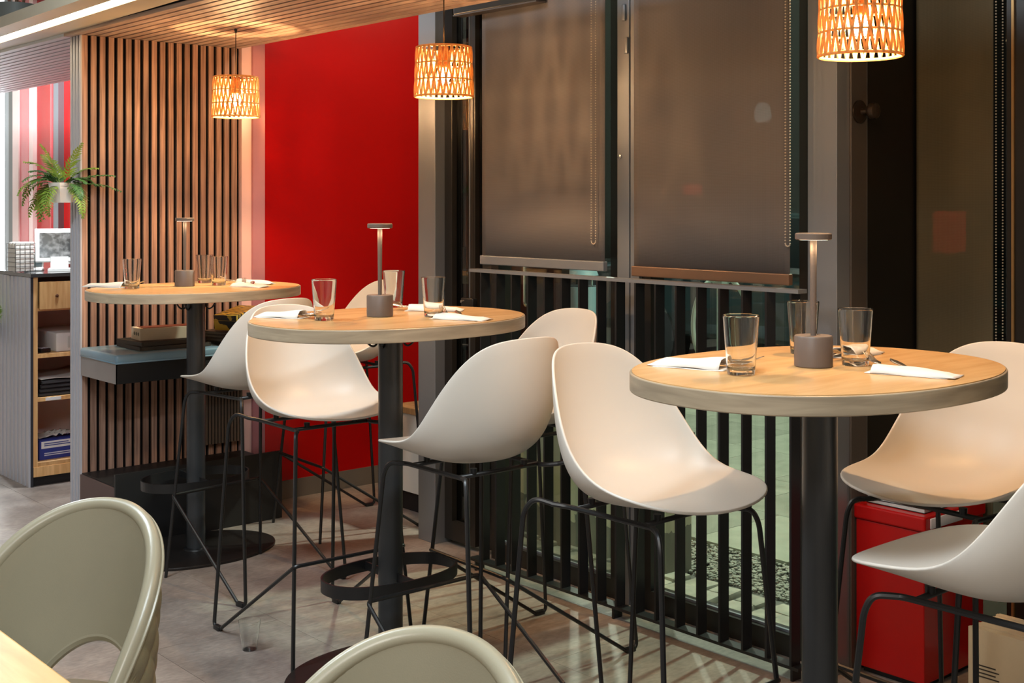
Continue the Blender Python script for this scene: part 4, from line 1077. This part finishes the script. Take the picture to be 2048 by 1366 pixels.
# gravel strip: many pebbles in one mesh
b = MB(); rnd = random.Random(2)
bm = bmesh.new(); bmesh.ops.create_icosphere(bm, subdivisions=1, radius=1); bm.verts.index_update()
V = [v.co.copy() for v in bm.verts]; Fc = [[v.index for v in f.verts] for f in bm.faces]; bm.free()
for k in range(6500):
    p = Vector((rnd.uniform(3.83, 4.20), rnd.uniform(1.9, 5.0), -.030 + rnd.uniform(0, .010))); s = rnd.uniform(.005, .011)
    sx = s * rnd.uniform(.7, 1.4); sy = s * rnd.uniform(.7, 1.4)
    b.add([Vector((p.x + v.x * sx, p.y + v.y * sy, p.z + v.z * s * .7)) for v in V], Fc, True)
g = b.build('gravel', stone_mat('gravel_stone', rgb(96, 94, 88), rgb(170, 166, 154), 60)); stuff(g); tag(g, 'strip of grey gravel between pavement slabs and cobbles outside', 'gravel')
kerb_me = MB().rbox(-.06, .06, -.495, .495, -.05, .03, .01, 2).mesh('kerb_stone'); kerb_me.materials.append(M_SLAB)
for j in range(7): obj('kerb_stone', kerb_me, None, pv, (7.30, 1.9 + j, 0))
# low rendered wall just outside the left window
lw = struct(MB().box(3.70, 3.85, 3.36, 4.45, -.03, .50).build('wall_outside_low', None), 'low cream rendered wall with peeling base outside')
mw, ntw, bw = new_mat('peeling_cream_render'); N = ntw.nodes; L = ntw.links
g_ = N.new('ShaderNodeNewGeometry'); sx_ = N.new('ShaderNodeSeparateXYZ'); L.new(g_.outputs['Position'], sx_.inputs[0])
nz = N.new('ShaderNodeTexNoise'); nz.inputs['Scale'].default_value = 9; nz.inputs['Detail'].default_value = 6; L.new(g_.outputs['Position'], nz.inputs[0])
ma = N.new('ShaderNodeMath'); ma.operation = 'MULTIPLY_ADD'; ma.inputs[1].default_value = .34; ma.inputs[2].default_value = -.04; L.new(nz.outputs['Fac'], ma.inputs[0])
lt_ = N.new('ShaderNodeMath'); lt_.operation = 'LESS_THAN'; L.new(sx_.outputs['Z'], lt_.inputs[0]); L.new(ma.outputs[0], lt_.inputs[1])
mx = N.new('ShaderNodeMix'); mx.data_type = 'RGBA'; mx.inputs['A'].default_value = rgb(216, 206, 178); mx.inputs['B'].default_value = rgb(140, 134, 122)
L.new(lt_.outputs[0], mx.inputs['Factor']); L.new(mx.outputs['Result'], bw.inputs['Base Color']); bw.inputs['Roughness'].default_value = .85
lw.data.materials.append(mw)
MB().box(3.69, 3.86, 3.35, 4.46, .50, .53).build('coping', M_DARKFRAME, lw)
# bike stand
M_GALV = mat('galvanised_steel', rgb(170, 186, 178), .45, .5, .15, 30)
bs_ = thing('bike_stand', 'galvanised bike stand with a round hoop outside the right window', 'bike stand', (5.45, 4.54, -.03))
MB().tube([(0, 0, 0), (0, 0, 1.25)], .024, 16).build('post', M_GALV, bs_)
dx, dy = .757, -.653
hp = []
for k in range(33):
    a = -PI / 2 - 2.3 + (4.6 + 0) * 0
for k in range(41):
    a = PI * .5 + (k / 40 - .5) * 2 * 2.75
    hp.append((dx * .155 * math.cos(a), dy * .155 * math.cos(a), .80 + .27 * math.sin(a)))
MB().tube(hp, .013, 10).build('hoop', M_GALV, bs_)
MB().rbox(-.034, .034, -.034, .034, 1.02, 1.085, .008, 2).build('clamp', M_GALV, bs_)
for s in (-1, 1): MB().lathe([(0, -.012), (.014, -.012), (.014, .012), (0, .012)], 12, (0, 0, 0), Matrix.Translation((dx * .04 * s, dy * .04 * s, 1.05)) @ Matrix.Rotation(PI / 2, 4, 'X')).build('bolt', M_GALV, bs_)
# parked car
car = thing('parked_car', 'dark parked car across the pavement outside the right window', 'car', (8.9, 6.2, -.03), math.radians(90))
M_CAR = mat('dark_green_car_paint', rgb(36, 48, 50), .15, .3, .05, coat=.6); M_CARG = mat('car_glass', rgb(14, 18, 20), .06)
prof = [(-2.1, .35), (-2.12, .62), (-2.0, .80), (-1.35, .92), (-.72, 1.38), (.55, 1.42), (1.35, 1.02), (2.0, .92), (2.12, .70), (2.1, .35)]
b = MB(); n = len(prof)
for s in (-1, 1): pass
vs = []
for s, k in ((-.88, 1), (-.80, 0), (.80, 0), (.88, 1)):
    for (x, z) in prof:
        yy = s if z < 1.0 else s * .82
        vs.append((x, yy, z))
fs = []
for r in range(3):
    for i in range(n): fs.append((r * n + i, r * n + (i + 1) % n, (r + 1) * n + (i + 1) % n, (r + 1) * n + i))
fs += [tuple(reversed(range(n))), tuple(range(3 * n, 4 * n))]
body = b.add(vs, fs, False).build('body', M_CAR, car); bevel(body, .05, 3)
for s in (-1, 1):
    MB().add([(-1.2, s * .865, .95), (-.70, s * .735, 1.34), (.50, s * .735, 1.37), (1.15, s * .865, 1.0)], [(0, 1, 2, 3) if s < 0 else (3, 2, 1, 0)]).build('side_window', M_CARG, car)
    for x in (-1.3, 1.3):
        w = MB().tube([(x, s * .68, .32), (x, s * .90, .32)], .32, 28).build('wheel', M_BLACK, car)
        MB().tube([(x, s * .89, .32), (x, s * .91, .32)], .20, 20).build('rim', M_ALU, w)
    MB().rbox(2.02, 2.10, s * .62 - .14, s * .62 + .14, .66, .80, .02, 2).build('headlight', mat('headlight', rgb(210, 216, 220), .1), car)
    MB().rbox(-2.13, -2.06, s * .66 - .10, s * .66 + .10, .66, .82, .02, 2).build('tail_light', mat('tail_red', rgb(170, 12, 14), .15), car)
MB().add([(-1.28, -.72, .98), (-1.28, .72, .98), (-.76, .62, 1.35), (-.76, -.62, 1.35)], [(0, 1, 2, 3)]).build('rear_window', M_CARG, car)
# building across the street
bd = struct(MB().box(13, 13.4, -6, 26, -.2, 7).build('wall_across_street', mat('dark_facade', rgb(34, 32, 30), .8)), 'dark facade across the street')

def at(u, v, Y):
    X = (u - 1024) / 2519 * Y; c, q = math.cos(YAW), math.sin(YAW)
    return (c * X + q * Y, -q * X + c * Y, EYE + (403 - v) * Y / 2519)
sg = thing('street_lantern', 'white street lantern glowing through the right blind', 'lamp', (9.6, 6.1, -.03))
p = at(1525, 226, 13.0); sg.location = (p[0], p[1], -.03)
MB().tube([(0, 0, 0), (0, 0, p[2] - .06)], .04, 12).build('post', M_BLACK, sg)
MB().lathe([(0, -.10), (.06, -.10), (.09, -.04), (.08, .06), (.04, .11), (0, .11)], 24, (0, 0, p[2] + .03), cap=False).build('globe', emit('lantern_glow', (.75, .92, 1, 1), 14), sg)
MB().lathe([(.10, .10), (.03, .17), (0, .18)], 24, (0, 0, p[2] + .03)).build('cap', M_BLACK, sg)
for k, (u, v, Y, w, h, lab) in enumerate(((1385, 378, 13.2, .10, .06, 'small red sign light across the street seen through the right blind'), (1898, 462, 7.0, .09, .12, 'red sign light seen through the narrow olive blind'))):
    p = at(u, v, Y)
    t = thing('red_sign_light', lab, 'light', (p[0], p[1], -.03), YAW * -1)
    MB().tube([(0, .03, 0), (0, .03, p[2] - h)], .025, 10).build('post', M_BLACK, t)
    MB().rbox(-w - .02, w + .02, 0, .06, p[2] - h, p[2] + h + .04, .01, 2).build('housing', M_BLACK, t)
    MB().rbox(-w, w, -.012, 0, p[2] - h + .03, p[2] + h + .02, .008, 2).build('lens', emit('red_glow_%d' % k, (1, .04, .03, 1), (20, 120)[k]), t)

sp_ = thing('sign_post', 'beige square sign post on the pavement outside the left window', 'post', (5.22, 6.06, -.03))
bevel(MB().box(-.045, .045, -.045, .045, .04, 2.4).build('post', mat('beige_post_paint', rgb(196, 168, 112), .5), sp_), .006)
MB().box(-.09, .09, -.09, .09, 0, .04).build('foot_plate', M_GALV, sp_)
gc = thing('street_cabinet', 'pale green utility cabinet on the pavement outside the left window', 'cabinet', (5.97, 6.74, -.03), -YAW)
bevel(MB().box(-.09, .09, -.15, .15, .06, 1.55).build('body', mat('pale_green_metal', rgb(172, 206, 164), .5), gc), .008)
MB().box(-.085, .085, -.156, -.15, .12, 1.48).build('door', mat('pale_green_door', rgb(178, 212, 170), .45), gc)
MB().box(-.085, .085, -.14, .14, 0, .06).build('plinth', M_SLAB, gc)
wb = thing('litter_bin', 'grey blue litter bin on the pavement outside the left window', 'bin', (5.55, 5.77, -.03))
MB().lathe([(.02, 0), (.02, .4)], 12).build('stand', M_GALV, wb)
MB().lathe([(0, .35), (.09, .35), (.11, .95), (.10, .95), (.085, .37), (0, .37)], 24, cap=False).build('bucket', mat('grey_blue_plastic', rgb(128, 150, 158), .5), wb)
MB().lathe([(.115, 1.02), (.10, 1.06), (0, 1.09)], 24).build('lid', mat('grey_blue_plastic', rgb(128, 150, 158), .5), wb)
MB().tube([(.10, 0, .9), (.105, 0, 1.03)], .006, 6).build('lid_hinge', M_GALV, wb)
MB().tube([(-.10, 0, .9), (-.105, 0, 1.03)], .006, 6).build('lid_hinge', M_GALV, wb)
